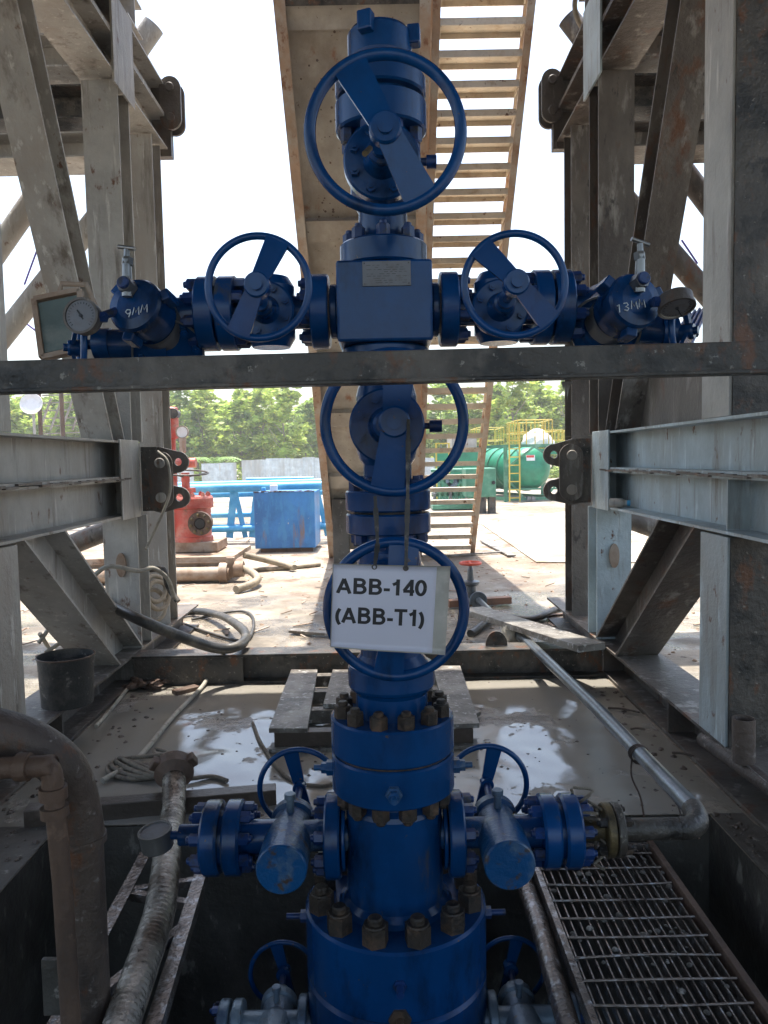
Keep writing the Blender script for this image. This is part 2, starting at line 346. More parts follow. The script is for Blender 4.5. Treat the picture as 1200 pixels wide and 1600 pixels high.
# ================================================================ GROUND
CX0, CX1, CY0, CY1 = -1.38, 1.33, .45, 3.10       # the cellar opening
g = MB()
xs = [-400, -30, -8, CX0, CX1, 8, 30, 400]; ys = [-60, -6, CY0, CY1, 8, 16, 40, 120, 500]
for i in range(len(xs)-1):
    for j in range(len(ys)-1):
        if xs[i] == CX0 and ys[j] == CY0: continue
        g.quad((xs[i],ys[j],0), (xs[i+1],ys[j],0), (xs[i+1],ys[j+1],0), (xs[i],ys[j+1],0))
tag(g.build('ground', 'yard', origin=(0,0,0)), kind='structure')
c = MB()
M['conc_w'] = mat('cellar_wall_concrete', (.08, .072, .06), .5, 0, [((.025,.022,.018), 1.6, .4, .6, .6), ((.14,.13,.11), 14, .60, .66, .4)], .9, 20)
c.span((CX0-.14, CY0-.14, -1.6), (CX0, CY1+.14, -.004)); c.span((CX1, CY0-.14, -1.6), (CX1+.14, CY1+.14, -.004))
c.span((CX0, CY1, -1.6), (CX1, CY1+.14, -.004)); c.span((CX0, CY0-.14, -1.6), (CX1, CY0, -.004))
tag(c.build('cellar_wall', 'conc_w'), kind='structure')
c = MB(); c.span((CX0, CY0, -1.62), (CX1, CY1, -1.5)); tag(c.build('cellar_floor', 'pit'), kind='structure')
# wet mud floor between the base beams, a gently uneven sheet
mf = MB(); nx, ny = 90, 60; X0, X1, Y0, Y1 = -1.71, 1.47, CY1, 5.08
from mathutils import noise as mn
def mudz(x, y):
    e = min(1, (y-Y0)/.08, (Y1-y)/.05, (x-X0)/.05, (X1-x)/.05)
    return .005+max(0, e)*max(0, mn.noise(Vector((x*2.3, y*2.3, 1)))*.012+mn.noise(Vector((x*9, y*9, 3)))*.004+.002)
for j in range(ny+1):
    for i in range(nx+1):
        x = X0+(X1-X0)*i/nx; y = Y0+(Y1-Y0)*j/ny; mf.v.append(Vector((x, y, mudz(x, y))))
for j in range(ny):
    for i in range(nx):
        a = j*(nx+1)+i; mf.f.append((a, a+1, a+nx+2, a+nx+1)); mf.sm.append(True)
tag(mf.build('mud_floor', 'mud', origin=(0,0,0)), kind='structure')
# muddy ledges left and right of the cellar
for k, (xa, xb) in enumerate(((-1.71, CX0), (CX1, 1.47))):
    l = MB(); nn = 60
    for j in range(nn+1):
        for i in range(7):
            x = xa+(xb-xa)*i/6; y = .3+(CY1-.3)*j/nn
            e = 0 if (k == 0 and i == 6) or (k == 1 and i == 0) else 1
            l.v.append(Vector((x, y, .006+e*(max(0, mn.noise(Vector((x*6, y*6, 5)))*.03)))))
    for j in range(nn):
        for i in range(6):
            a = j*7+i; l.f.append((a, a+1, a+8, a+7)); l.sm.append(True)
    tag(l.build('mud_ledge', 'conc', origin=(0,0,0)), kind='structure')
# pale concrete pads in the yard, each a thin slab
def slab(pts, z=.02, mt='conc_l', name='concrete_pad'):
    s = MB(); s.prism([Vector((p[0], p[1], .002)) for p in pts], (0,0,z)); tag(s.build(name, mt), kind='structure')
slab([WZ(752,820,0), WZ(885,800,0), WZ(1300,800,0), WZ(1300,880,0), WZ(838,880,0)])
slab([WZ(300,783,0), WZ(420,770,0), WZ(700,770,0), WZ(720,778,0), WZ(500,790,0)], .015)

# ================================================================ TREE (well head)
AX = .014
T = root('wellhead_tree', (AX, 2.5, -1.5), 'tall blue wellhead valve tree standing in the muddy cellar, with handwheels on every side', 'wellhead')
YC = 2.5
def C(z, dx=0, dy=0): return Vector((AX+dx, YC+dy, z))
def handwheel(parent, c, axis, R, r, barw, ang, name='handwheel', dish=.02, mt='blue', hubr=.035):
    """rim, one wide bar right across, hub and stem nut; ang turns the bar from upright"""
    u, v, a = frame(axis); c = Vector(c); mb = MB(); mb.torus(c, a, R-r, r, 64, 12)
    up = Vector((0,0,1)) if abs(a.z) < .9 else Vector((0,1,0)); sd_ = up.cross(a).normalized()
    d = up*math.cos(ang)+sd_*math.sin(ang); e = a.cross(d)
    Lb = R-r*1.2
    for s in (-1, 1):
        mb.prism([c+d*s*Lb-e*barw*.60, c+d*s*Lb+e*barw*.60, c+a*dish+d*s*hubr*.8+e*barw*.44, c+a*dish+d*s*hubr*.8-e*barw*.44][::s], a*.012)
    mb.lathe(c+a*(dish-.02), a, [(0,0),(hubr*1.25,0),(hubr*1.25,.036),(hubr*1.1,.042),(hubr*.62,.042),(hubr*.62,.054),(0,.054)], 28)
    return mb.build(name, mt, parent)
# --- lower casing head, below ground level
part = MB()
part.disc(C(-.20), (0,0,1), .302, .225, .008, 64)
CH = part.build('casing_head_flange', 'blue', T); nuts(CH, C(.025), (0,0,1), .252, 12, .042, .062, 'nut', .26)
part = MB(); part.disc(C(-.425), (0,0,1), .302, .222, .010, 64); part.lathe(C(-.205), (0,0,1), [(.285,0),(.285,.01)], 48); part.cyl(C(-1.5), C(-.425), .24, .24, 40)

part.build('casing_head', 'blue', T)
for (px, py) in ((625, 1540), (625, 1592)):
    p = WY(px, py, YC-.30); mb = MB(); mb.hex(p+Vector((0,.02,0)), (0,-1,0), .021 if py < 1570 else .035, .03); mb.cyl(p, p-Vector((0,.045,0)), .012, n=10); mb.build('grease_fitting', 'nutb' if py < 1570 else 'nut', T)
for s in (-1, 1):
    mb = MB(); mb.cyl(C(-.035, s*.30), C(-.035, s*.37), .010, n=8); mb.hex(C(-.035, s*.302), (s,0,0), .02, .02); mb.build('lockdown_screw', 'nutb', T)
# --- tubing spool body with its top flange pair
part = MB(); part.lathe(C(.025), (0,0,1), [(.19,0),(.175,.01),(.162,.03),(.160,.33),(.155,.345),(.142,.36),(.135,.40),(0,.40)], 56)
SP = part.build('tubing_spool', 'blue', T)
part = MB(); part.disc(C(.415), (0,0,1), .203, .123, .006, 64); FL2 = part.build('spool_flange', 'blue', T)
nuts(FL2, C(.413), (0,0,-1), .165, 12, .029, .045, 'nut', .26)
part = MB(); part.disc(C(.546), (0,0,1), .203, .118, .006, 64)
FL1 = part.build('tubing_head_flange', 'blue', T); nuts(FL1, C(.664), (0,0,1), .166, 12, .029, .040, 'nut', .26)
part = MB(); part.lathe(C(.536), (0,0,1), [(.190,0),(.190,.012)], 48); part.build('ring_groove', 'nut', T)
for ang in (-90, 2, 178):
    d = Vector((math.cos(rad(ang)), math.sin(rad(ang)), 0)); p = C(.475)+d*.203
    mb = MB(); mb.hex(p-d*.003, d, .026, .022); mb.hex(p+d*.019, d, .019, .018); mb.cyl(p+d*.03, p+d*.062, .010, n=10); mb.build('lockdown_screw', 'blue_s', T)
# --- adapter and lower master valve
part = MB(); part.lathe(C(.664), (0,0,1), [(.118,0),(.118,.07),(.128,.085),(.138,.09),(.143,.10),(.143,.155),(.138,.165),(.125,.17),(.10,.20),(.10,.46),(.105,.50),(.10,.54),(.075,.56),(.075,.575),(0,.575)], 56)
LM = part.build('lower_master_valve', 'blue', T)
def bonnet(parent, c, R, depth, stem_end, nb=8, name='bonnet', rb=.016, dirv=(0,-1,0), body=.1):
    """round bolted bonnet facing dirv, gland and stem up to the wheel"""
    d = Vector(dirv).normalized(); c = Vector(c); mb = MB(); mb.disc(c+d*body, d, R, depth, .006, 44)
    bolts_in(mb, c+d*(body+depth), d, R*.76, nb, rb, rb*1.3, .39)
    mb.lathe(c+d*(body+depth), d, [(R*.50,0),(R*.44,.02),(R*.36,.06),(R*.36,.085),(R*.28,.09),(R*.28,.12),(0,.12)], 28)
    mb.cyl(c+d*(body+depth+.1), c+d*stem_end, .013, n=12)
    return mb.build(name, 'blue', parent)
WR = .208
wc = WY(619, 952, 2.15); zc = wc.z
bonnet(LM, C(zc), .118, .045, YC-2.15, 8)
mb = MB(); mb.cyl(C(zc, 0, 0), C(zc, 0, -.10), .10, n=32); mb.cyl(C(zc,0,0), C(zc,0,.16), .085, n=24); mb.build('valve_cavity', 'blue', LM)
handwheel(LM, wc, (0,-1,0), WR, .0155, .072, rad(8), mt='blue')
# flange pair
part = MB(); part.disc(C(1.262), (0,0,1), .138, .066, .005, 48); part.lathe(C(1.232), (0,0,1), [(.098,-.03),(.098,.03)], 40)
Fa = part.build('lower_master_flange', 'blue', T); nuts(Fa, C(1.262), (0,0,-1), .108, 8, .021, .034, 'nutb', .2)
part = MB(); part.disc(C(1.336), (0,0,1), .138, .066, .005, 48); Fb = part.build('upper_master_flange', 'blue', T); nuts(Fb, C(1.402), (0,0,1), .108, 8, .021, .034, 'nutb', .2)
mb = MB(); mb.cyl(C(1.326), C(1.338), .11, n=30); mb.build('ring_groove', 'blackp', T)
# --- upper master valve
part = MB(); part.lathe(C(1.402), (0,0,1), [(.085,0),(.078,.03),(.078,.08),(.09,.10),(.098,.13),(.098,.30),(.09,.33),(.078,.35),(.078,.40),(.085,.42)], 44)
UM = part.build('upper_master_valve', 'blue', T)
wc = WY(616, 660, 2.15); zc = wc.z
bonnet(UM, C(zc), .116, .045, YC-2.15, 8)
mb = MB(); mb.cyl(C(zc, 0, 0), C(zc, 0, -.10), .098, n=32); mb.cyl(C(zc,0,0), C(zc,0,.16), .08, n=24); mb.build('valve_cavity', 'blue', UM)
handwheel(UM, wc, (0,-1,0), WR, .0155, .080, rad(7), mt='blue')
mb = MB(); p = WY(676, 666, 2.38); mb.cyl(C(zc, .10, -.12), (p.x, p.y, p.z), .010, n=10); mb.cyl((p.x-.01,p.y,p.z), (p.x+.028,p.y,p.z), .019, n=14); mb.build('grease_fitting', 'nutb', UM)
part = MB(); part.disc(C(1.800), (0,0,1), .138, .056, .005, 48); Fc = part.build('block_lower_flange', 'blue', T); nuts(Fc, C(1.800), (0,0,-1), .108, 8, .021, .034, 'nutb', .2)
# --- cross block
BZ0, BZ1 = 1.858, 2.10
part = MB(); part.span((AX-.145, YC-.15, BZ0), (AX+.145, YC+.15, BZ1)); CB = part.build('cross_block', 'blue', T, bevel=.008)
mb = MB(); pa = WY(566, 409, YC-.152); pb = WY(642, 446, YC-.152)
mb.span((pa.x, YC-.1555, pb.z), (pb.x, YC-.150, pa.z)); NP = mb.build('nameplate', 'dial', CB)
NP['label'] = 'small worn grey metal maker plate'
mb = MB()
for k in range(4):
    mb.lathe((pa.x+.006 if k % 2 else pb.x-.006, YC-.1555, pb.z+.006 if k < 2 else pa.z-.006), (0,-1,0), [(.0025,0),(.0025,.0015),(0,.0015)], 8)
for k in range(9):
    z = pa.z-.012-k*.0064; x = pa.x+.012
    while x < pb.x-.016:
        L = random.uniform(.006, .022)
        if random.random() < .75: mb.span((x, YC-.1562, z-.0007), (min(x+L, pb.x-.012), YC-.1556, z+.0007))
        x += L+.006
mb.build('engraving', 'hose', NP)
# --- flange on the block, swab valve, cap
part = MB(); part.disc(C(BZ1+.006), (0,0,1), .138, .074, .006, 48); Fd = part.build('block_upper_flange', 'blue', T)
nuts(Fd, C(BZ1+.08), (0,0,1), .108, 8, .021, .036, 'nutb', .0)
part = MB(); part.lathe(C(BZ1+.08), (0,0,1), [(.085,0),(.078,.03),(.076,.10),(.09,.125),(.10,.15),(.10,.32),(.092,.35),(.08,.365),(0,.365)], 44)
SW = part.build('swab_valve', 'blue', T)
wc = WY(602, 207, 2.15); zc = wc.z+.004
bonnet(SW, C(zc), .116, .05, YC-2.15, 8)
mb = MB(); mb.cyl(C(zc, 0, 0), C(zc, 0, -.10), .10, n=32); mb.cyl(C(zc,0,0), C(zc,0,.16), .08, n=24); mb.build('valve_cavity', 'blue', SW)
handwheel(SW, wc, (0,-1,0), .222, .0165, .080, rad(-28), mt='blue')
mb = MB(); mb.cyl(C(zc+.01, .10, -.1), C(zc+.01, .145, -.1), .012, n=10); mb.cyl(C(zc+.01, .135, -.1), C(zc+.01, .165, -.1), .02, n=14); mb.build('grease_fitting', 'nutb', SW)
mb = MB(); mb.cyl(WY(578, 232, 2.18), WY(570, 240, 2.10), .008, n=10); mb.build('stem_pin', 'brass', SW)
part = MB(); part.disc(C(2.523), (0,0,1), .143, .092, .006, 48); Fe = part.build('swab_flange', 'blue', T); nuts(Fe, C(2.523), (0,0,-1), .112, 8, .023, .045, 'nutb', .39)
part = MB(); part.disc(C(2.630), (0,0,1), .142, .058, .006, 48); part.lathe(C(2.613), (0,0,1), [(.115,0),(.115,.016)], 36)
part.build('cap_flange', 'blue', T)
part = MB(); part.lathe(C(2.688), (0,0,1), [(.085,0),(.080,.03),(.092,.045),(.097,.05),(.100,.058),(.100,.130),(.092,.142),(.05,.146),(0,.146)], 44); CAP = part.build('tree_cap', 'blue', T)
for a_ in (-112, -8, 128):
    d = Vector((math.cos(rad(a_)), math.sin(rad(a_)), 0)); mb = MB(); mb.box(C(2.812)+d*.108, (.04, .046, .058), d, (-d.y, d.x, 0)); mb.build('cap_lug', 'blue', CAP, bevel=.006)
# --- wings
def run_flange(mb, x0, x1, z, r, ch=.004): mb.disc((min(x0,x1), YC, z), (1,0,0), r, abs(x1-x0), ch, 40)
WZc = .5*(BZ0+BZ1)
for s in (-1, 1):
    z = WZc-.004
    f1 = MB(); run_flange(f1, AX+s*.150, AX+s*.172, z, .085); run_flange(f1, AX+s*.176, AX+s*.232, z, .117)
    F1 = f1.build('wing_inner_flange', 'blue', T); nuts(F1, (AX+s*.232, YC, z), (s,0,0), .09, 8, .019, .030, 'nutb', .39)
    b_ = MB(); b_.cyl((AX+s*.23, YC, z), (AX+s*.50, YC, z), .052, n=28); b_.lathe((AX+s*.365, YC, z-.11), (0,0,1), [(0,0),(.06,0),(.078,.03),(.078,.19),(.06,.22),(0,.22)], 32)
    V = b_.build('wing_valve', 'blue', T)
    wc = WY(404 if s < 0 else 804, 449 if s < 0 else 445, 2.15)
    bonnet(V, (wc.x*1.06 if s < 0 else wc.x*1.0, YC, wc.z-.012), .088, .03, YC-2.15, 8, rb=.012, body=.07)
    handwheel(V, wc, (0,-1,0), .149, .0105, .055, rad(25 if s < 0 else -43), mt='blue', hubr=.028)
    f2 = MB(); run_flange(f2, AX+s*.470, AX+s*.524, z, .117); F2 = f2.build('wing_outer_flange', 'blue', T); nuts(F2, (AX+s*.470, YC, z), (-s,0,0), .093, 8, .019, .032, 'nutb', .39)
    f3 = MB(); run_flange(f3, AX+s*.532, AX+s*.590, z, .117); run_flange(f3, AX+s*.524, AX+s*.532, z, .09); F3 = f3.build('choke_flange', 'blue', T); nuts(F3, (AX+s*.590, YC, z), (s,0,0), .093, 8, .019, .032, 'nutb', .39)
    # choke: stout body with its cap turned down towards the viewer
    cc = WY(207 if s < 0 else 996, 474 if s < 0 else 467, 2.31); ax = Vector((s*.48, -.78, .34)).normalized()
    base = Vector((AX+s*.70, YC, z-.055))
    b_ = MB(); b_.cyl((AX+s*.59, YC, z), (AX+s*.72, YC-.02, z-.02), .058, .066, 28)
    ax = (cc-base).normalized(); L = (cc-base).length
    b_.lathe(base-ax*.10, ax, [(0,0),(.06,.0),(.085,.03),(.085,.10),(.078,.11),(.078,.125)], 36)
    b_.lathe(base-ax*.10, ax, [(.075,L-.02),(.082,L-.01),(.085,L+.02),(.085,L+.085),(.079,L+.095),(.05,L+.102),(0,L+.102)], 36)
    CK = b_.build('choke_valve', 'blue', T)
    mb = MB(); mb.lathe(base-ax*.10, ax, [(.080,.125),(.080,L-.03),(.078,L-.02)], 36); mb.build('choke_sleeve', 'chrome', CK)
    tip = base+ax*(L+.002)
    u, v, a = frame(ax)
    for k in range(3):
        t = rad(20+120*k); d = u*math.cos(t)+v*math.sin(t); mb = MB()
        mb.box(tip-ax*.05+d*.095, (.028, .035, .06), d, a.cross(d), a)
        mb.build('hammer_lug', 'blue', CK, bevel=.004)
    # handwritten size on the cap
    up2 = (Vector((0,0,1))-ax*ax.z).normalized(); rt = -(up2.cross(ax)).normalized()*-1
    if rt.x < 0: rt = -rt
    G = {'9': [[(.9,.6),(.5,.4),(.1,.7),(.3,1),(.8,.95),(.9,.6),(.7,0)]], 'M': [[(0,0),(.15,1),(.5,.3),(.85,1),(1,0)]], '1': [[(.3,.8),(.6,1),(.6,0)]], '3': [[(.1,.9),(.6,1),(.8,.75),(.4,.52),(.85,.3),(.6,0),(.1,.08)]]}
    txt = '9MM' if s < 0 else '13MM'; wch = .021; mb = MB()
    for k, ch in enumerate(txt):
        for st in G[ch]:
            mb.tube([tip+ax*.0015+rt*((k-len(txt)/2)*wch*1.25+px*wch+(.02 if s < 0 else -.026))+up2*(py*.024-.045+k*.006) for px, py in st], .0016, 6)
    mb.build('handwriting', 'chalk', CK)
    # needle valve on the cap
    q = tip+up2*.045-rt*(.01 if s < 0 else -.0)+ax*.002
    mb = MB(); mb.cyl(q-up2*.03+ax*.01, q+up2*.075+ax*.035, .016, .013, 12); mb.hex(q+ax*.0, ax, .025, .035); mb.cyl(q+up2*.075+ax*.035, q+up2*.105+ax*.04, .009, n=10)
    h0 = q+up2*.11+ax*.042; mb.hex(q+up2*.06+ax*.03, up2, .017, .022)
    mb.cyl(h0-rt*.028+up2*(.006 if s < 0 else .008), h0+rt*.028-up2*(.006 if s < 0 else .008), .0065, n=10)
    nv = mb.build('needle_valve', 'chrome', CK)
    mb = MB(); mb.disc(q+ax*.034, ax, .019, .012, .002, 16); mb.build('valve_plug', 'nutb', nv)
    # pressure gauge
    if s < 0: gc = WY(128, 494, 2.25); gd = Vector((-.10, -1, .10)).normalized()
    else: gc = WY(1057, 478, 2.25); gd = Vector((.05, -.40, -.92)).normalized()
    mb = MB(); mb.lathe(gc, gd, [(0,-.032),(.046,-.032),(.050,-.028),(.050,.0),(.053,.002),(.053,.010),(.046,.010),(.046,.005),(0,.005)], 32)
    gg = mb.build('pressure_gauge', 'steel_m', T)
    u, v, a = frame(gd)
    mb = MB(); mb.cyl(gc+gd*.005, gc+gd*.0062, .0455, n=28); mb.build('dial_face', 'dial', gg)
    mb = MB(); mb.bar(gc+gd*.0075+Vector((.016,0,-.026)), gc+gd*.0075+Vector((-.010,0,.016)), .004, .001, gd); mb.cyl(gc+gd*.0065, gc+gd*.010, .005, n=10)
    for k in range(21):
        t = rad(-135+270*k/20); d = (u*math.sin(t)+v*math.cos(t)); mb.bar(gc+gd*.0068+d*.034, gc+gd*.0068+d*.040, .0014, .0008, gd)
    mb.build('gauge_needle', 'ink', gg)
    mb = MB(); mb.cyl(gc-gd*.015-Vector((s*.04,0,0)), tip-ax*.03+rt*s*.05, .012, n=12); mb.hex(gc-gd*.015-Vector((s*.048,0,0)), (-s,0,0), .016, .016); mb.build('gauge_stem', 'nutb', gg)
    # second outboard valve under the choke, its wheel turned outwards
    b2 = MB(); c2 = WY(262 if s < 0 else 945, 545 if s < 0 else 508, 2.48); ax2 = Vector((-s*.25, -.75, -.45)).normalized()
    b2.lathe(c2-ax2*.12, ax2, [(0,0),(.10,0),(.10,.045),(.085,.05),(.085,.10),(.108,.105),(.108,.15),(.104,.155),(0,.155)], 40)
    bolts_in(b2, c2+ax2*.035, ax2, .085, 8, .014, .018, .2)
    e = WY(160 if s < 0 else 1045, 538 if s < 0 else 520, 2.45)
    b2.cyl(c2-Vector((0,0,-.01)), e, .052, .046, 24); b2.cyl(e+Vector((-s*.03,0,0)), e+Vector((s*.02,0,0)), .050, n=24); b2.cyl(e, e+Vector((s*.09,0,.0)), .016, n=10)
    b2.cyl(c2-ax2*.05, base-ax*.03, .06, n=24)
    V2 = b2.build('outboard_valve', 'blue', T)
    mb = MB(); mb.lathe(c2-ax2*.12, ax2, [(.106,.158),(.112,.158),(.112,.166),(.106,.166)], 40); mb.build('seal_ring', 'chrome', V2)
    hw = WY(128 if s < 0 else 1063, 545 if s < 0 else 520, 2.42)
    handwheel(V2, hw, Vector((s, -.45 if s < 0 else -.75, .05)), .128 if s < 0 else .10, .010, .05, rad(20), mt='blue', hubr=.02)
# --- side outlets of the spool
def side_valve(parent, s, xf, zv, yv, sc, mt, wheel_off=.27, rings=True):
    """gate valve on a horizontal run: barrel lies fore and aft, wheel on its far end; xf = barrel centre"""
    b_ = MB(); b_.cyl((AX+s*.15, yv, zv), (xf+s*.2*sc, yv, zv), .050*sc, n=26)
    b_.lathe((xf, yv-.20*sc, zv-.01), (0,1,0), [(0,0),(.076*sc,0),(.080*sc,.006),(.080*sc,.20*sc),(.066*sc,.225*sc),(.066*sc,.30*sc),(.078*sc,.31*sc),(.078*sc,.345*sc),(.05*sc,.36*sc),(.03*sc,.42*sc),(0,.42*sc)], 36)
    V = b_.build('side_outlet_valve', mt, parent)
    mb = MB(); mb.cyl((xf, yv+.06*sc, zv+.05*sc), (xf, yv+.06*sc, zv+.105*sc), .013*sc, n=10); mb.disc((xf, yv+.06*sc, zv+.10*sc), (0,0,1), .020*sc, .020*sc, .002, 14); mb.build('grease_pin', 'silver_b', V)
    hwc = Vector((xf, yv+wheel_off*sc+.06, zv+.02)); mb = MB(); mb.cyl((xf, yv+.2*sc, zv), hwc, .014*sc, n=10); mb.build('valve_stem', 'nutb', V)
    handwheel(V, hwc, (0,1,0), .160*sc, .0105*sc, .048*sc, rad(-12*s), mt='blue', hubr=.02, dish=.01)
    return V
ZO = .245
for s in (-1, 1):
    mb = MB(); mb.disc((AX+s*.162 if s > 0 else AX-.162-.0, YC, ZO), (s,0,0), .112, .012, .003, 40); mb.disc((AX+s*.178, YC, ZO), (s,0,0), .137, .052, .006, 44)
    FO = mb.build('outlet_flange', 'blue', T); nuts(FO, (AX+s*.230, YC, ZO), (s,0,0), .105, 8, .021, .032, 'nutb', .39)
    xf = WY(438 if s < 0 else 797, 1323, YC-.2).x
    side_valve(T, s, xf, ZO, YC, 1.0, 'blue_s')
    x1 = .505 if s < 0 else .485
    mb = MB(); mb.disc((AX+s*x1, YC, ZO), (s,0,0), .120, .058, .008, 44); mb.cyl((AX+s*.36, YC, ZO), (AX+s*(x1+.005), YC, ZO), .056, n=26)
    FA = mb.build('outlet_end_flange', 'blue', T); nuts(FA, (AX+s*x1, YC, ZO), (-s,0,0), .092, 8, .020, .032, 'nutb', .39)
    mb = MB(); mb.disc((AX+s*(x1+.072), YC, ZO), (s,0,0), .120, .058, .008, 44); mb.cyl((AX+s*(x1+.05), YC, ZO), (AX+s*(x1+.09), YC, ZO), .09, n=26)
    FB = mb.build('blind_flange', 'blue', T); nuts(FB, (AX+s*(x1+.13), YC, ZO), (s,0,0), .092, 8, .020, .032, 'nutb', .39)
mb = MB(); e0 = AX-.505-.13; mb.cyl((e0, YC, ZO+.01), (e0-.085, YC, ZO+.01), .035, n=24); mb.cyl((e0-.08, YC, ZO+.01), (e0-.115, YC, ZO+.01), .014, n=12); G2 = mb.build('gauge_adapter', 'blue', T)
gc = Vector((e0-.165, YC, ZO+.0)); mb = MB(); gd = Vector((-.1, -.12, 1)).normalized()
mb.lathe(gc, gd, [(0,-.035),(.050,-.035),(.053,-.03),(.053,.02),(.056,.022),(.056,.032),(.049,.032),(.049,.026),(0,.026)], 32); g2 = mb.build('pressure_gauge', 'chrome', T)
mb = MB(); mb.cyl(gc+gd*.026, gc+gd*.0272, .0485, n=28); mb.build('dial_face', 'dial', g2)
# casing head valves down in the cellar
for s in (-1, 1):
    xf = WY(428 if s < 0 else 817, 1590, 2.42).x
    side_valve(T, s, xf, -.37, YC-.06, .80, 'silver_b', wheel_off=.20)
    mb = MB(); mb.disc((AX+s*.30, YC-.06, -.37), (s,0,0), .085, .03, .004, 32); mb.build('casing_inner_flange', 'silver_b', T)
    mb = MB(); mb.disc((AX+s*.515, YC-.06, -.37), (s,0,0), .075, .035, .005, 32); mb.disc((AX+s*.56, YC-.06, -.37), (s,0,0), .075, .035, .005, 32); mb.cyl((AX+s*.5, YC-.06, -.37), (AX+s*.6, YC-.06, -.37), .04, n=20)
    fo = mb.build('casing_outlet_flange', 'silver_b', T); nuts(fo, (AX+s*.595, YC-.06, -.37), (s,0,0), .055, 6, .014, .022, 'nutb', .39)
# --- brass coloured companion flange on the right outlet
mb = MB(); xb = AX+.485+.13; mb.cyl((xb, YC, ZO), (xb+.09, YC, ZO), .035, n=20); mb.disc((xb+.085, YC, ZO), (1,0,0), .088, .028, .004, 36); BF = mb.build('companion_flange', 'brass', T)
nuts(BF, (xb+.085, YC, ZO), (-1,0,0), .068, 4, .016, .025, 'nut', .78)

# ================================================================ SIGN hanging on the wheels
SG = root('paper_sign', WY(608, 1020, 2.06), 'laminated white paper sign with black lettering hung on two black ties from the handwheel', 'sign')
cTL, cTR, cBR, cBL = WY(520,880,2.06), WY(704,885,2.06), WY(696,1025,2.05), WY(516,1011,2.05)
def sgn(u, v, off=0.0):
    p = (cTL*(1-u)+cTR*u)*(1-v)+(cBL*(1-u)+cBR*u)*v
    p = p+Vector((0, -.006*math.sin(u*math.pi*1.3+.4)-.004*math.sin(v*3+u*2)-off, 0)); return p
def sheet_mesh(u0, u1, v0, v1, off, th, n=14):
    mb = MB(); 
    for side in (0, 1):
        k = len(mb.v)
        for j in range(n+1):
            for i in range(n+1): mb.v.append(sgn(u0+(u1-u0)*i/n, v0+(v1-v0)*j/n, off+(th if side else 0)))
        for j in range(n):
            for i in range(n):
                a = k+j*(n+1)+i; q = (a, a+1, a+n+2, a+n+1); mb.f.append(q if side == 0 else q[::-1]); mb.sm.append(True)
    rim = [(i, 0) for i in range(n)]+[(n, j) for j in range(n)]+[(i, n) for i in range(n, 0, -1)]+[(0, j) for j in range(n, 0, -1)]
    h = (n+1)**2
    for a, b in zip(rim, rim[1:]+rim[:1]):
        ia = a[1]*(n+1)+a[0]; ib = b[1]*(n+1)+b[0]; mb.f.append((ia, ib, ib+h, ia+h)); mb.sm.append(False)
    return mb
M['lam'] = mat('laminate_film', (.42, .41, .36), .22, 0, [((.52,.50,.45), 20, .5, .7, 1)], .1, 20)
M['paper'] = mat('white_paper', (.62, .63, .72), .3, 0, (), .03, 8, .02)
lamo = sheet_mesh(0, 1, 0, 1, 0, .0006).build('laminate', 'lam', SG)
pap = sheet_mesh(.008, .885, .012, .985, .0012, .0004).build('paper', 'paper', SG)
def arc(cx, cy, rx, ry, a0, a1, n=10): return [(cx+rx*math.cos(rad(a0+(a1-a0)*i/n)), cy+ry*math.sin(rad(a0+(a1-a0)*i/n))) for i in range(n+1)]
GL_ = {  # bold sans letters as broad strokes, cap height 1: (advance, strokes)
 'A': (.80, [[(.09,0),(.40,.93)], [(.40,.93),(.71,0)], [(.20,.29),(.60,.29)]]),
 'B': (.78, [[(.17,0),(.17,1)], [(.10,.915)]+arc(.42,.735,.19,.18,90,-90)+[(.10,.555)], [(.10,.50)]+arc(.44,.30,.22,.215,90,-90)+[(.10,.085)]]),
 '-': (.40, [[(.05,.34),(.36,.34)]]),
 '1': (.60, [[(.36,0),(.36,1)], [(.38,.86),(.26,.74),(.10,.66)]]),
 '4': (.62, [[(.46,0),(.46,1)], [(.44,.90),(.08,.30)], [(.04,.28),(.60,.28)]]),
 '0': (.62, [arc(.31,.5,.215,.415,0,360,28)]),
 'T': (.72, [[(.36,0),(.36,.95)], [(.02,.915),(.70,.915)]]),
 '(': (.38, [arc(.62,.36,.46,.66,132,228,12)]), ')': (.38, [arc(-.26,.36,.46,.66,48,-48,12)])}
def lettering(txt, u0, u1, v0, v1, sw=.185):
    """u0..u1 sheet width taken, v0 top and v1 baseline of the capitals"""
    tot = sum(GL_[c][0] for c in txt); x = 0; mb = MB(); lay = 0
    for ch in txt:
        adv, st = GL_[ch]
        for pl_ in st:
            lay += 1; off = .0018+.00004*(lay % 3)
            L_, R2 = [], []
            for i, p in enumerate(pl_):
                a = pl_[max(0, i-1)]; b = pl_[min(len(pl_)-1, i+1)]
                dx, dy = b[0]-a[0], b[1]-a[1]; h = math.hypot(dx, dy) or 1; nx_, ny_ = -dy/h*sw/2, dx/h*sw/2
                for q, o in ((L_, 1), (R2, -1)): q.append((x+p[0]+nx_*o, p[1]+ny_*o))
            f = lambda q: sgn(u0+q[0]/tot*(u1-u0), v1+q[1]*(v0-v1), off)
            for i in range(len(pl_)-1):
                mb.quad(f(L_[i]), f(R2[i]), f(R2[i+1]), f(L_[i+1]))
        x += adv
    return mb.build('lettering', 'ink', SG)
lettering('ABB-140', .035, .810, .160, .345)
lettering('(ABB-T1)', .025, .815, .500, .690)
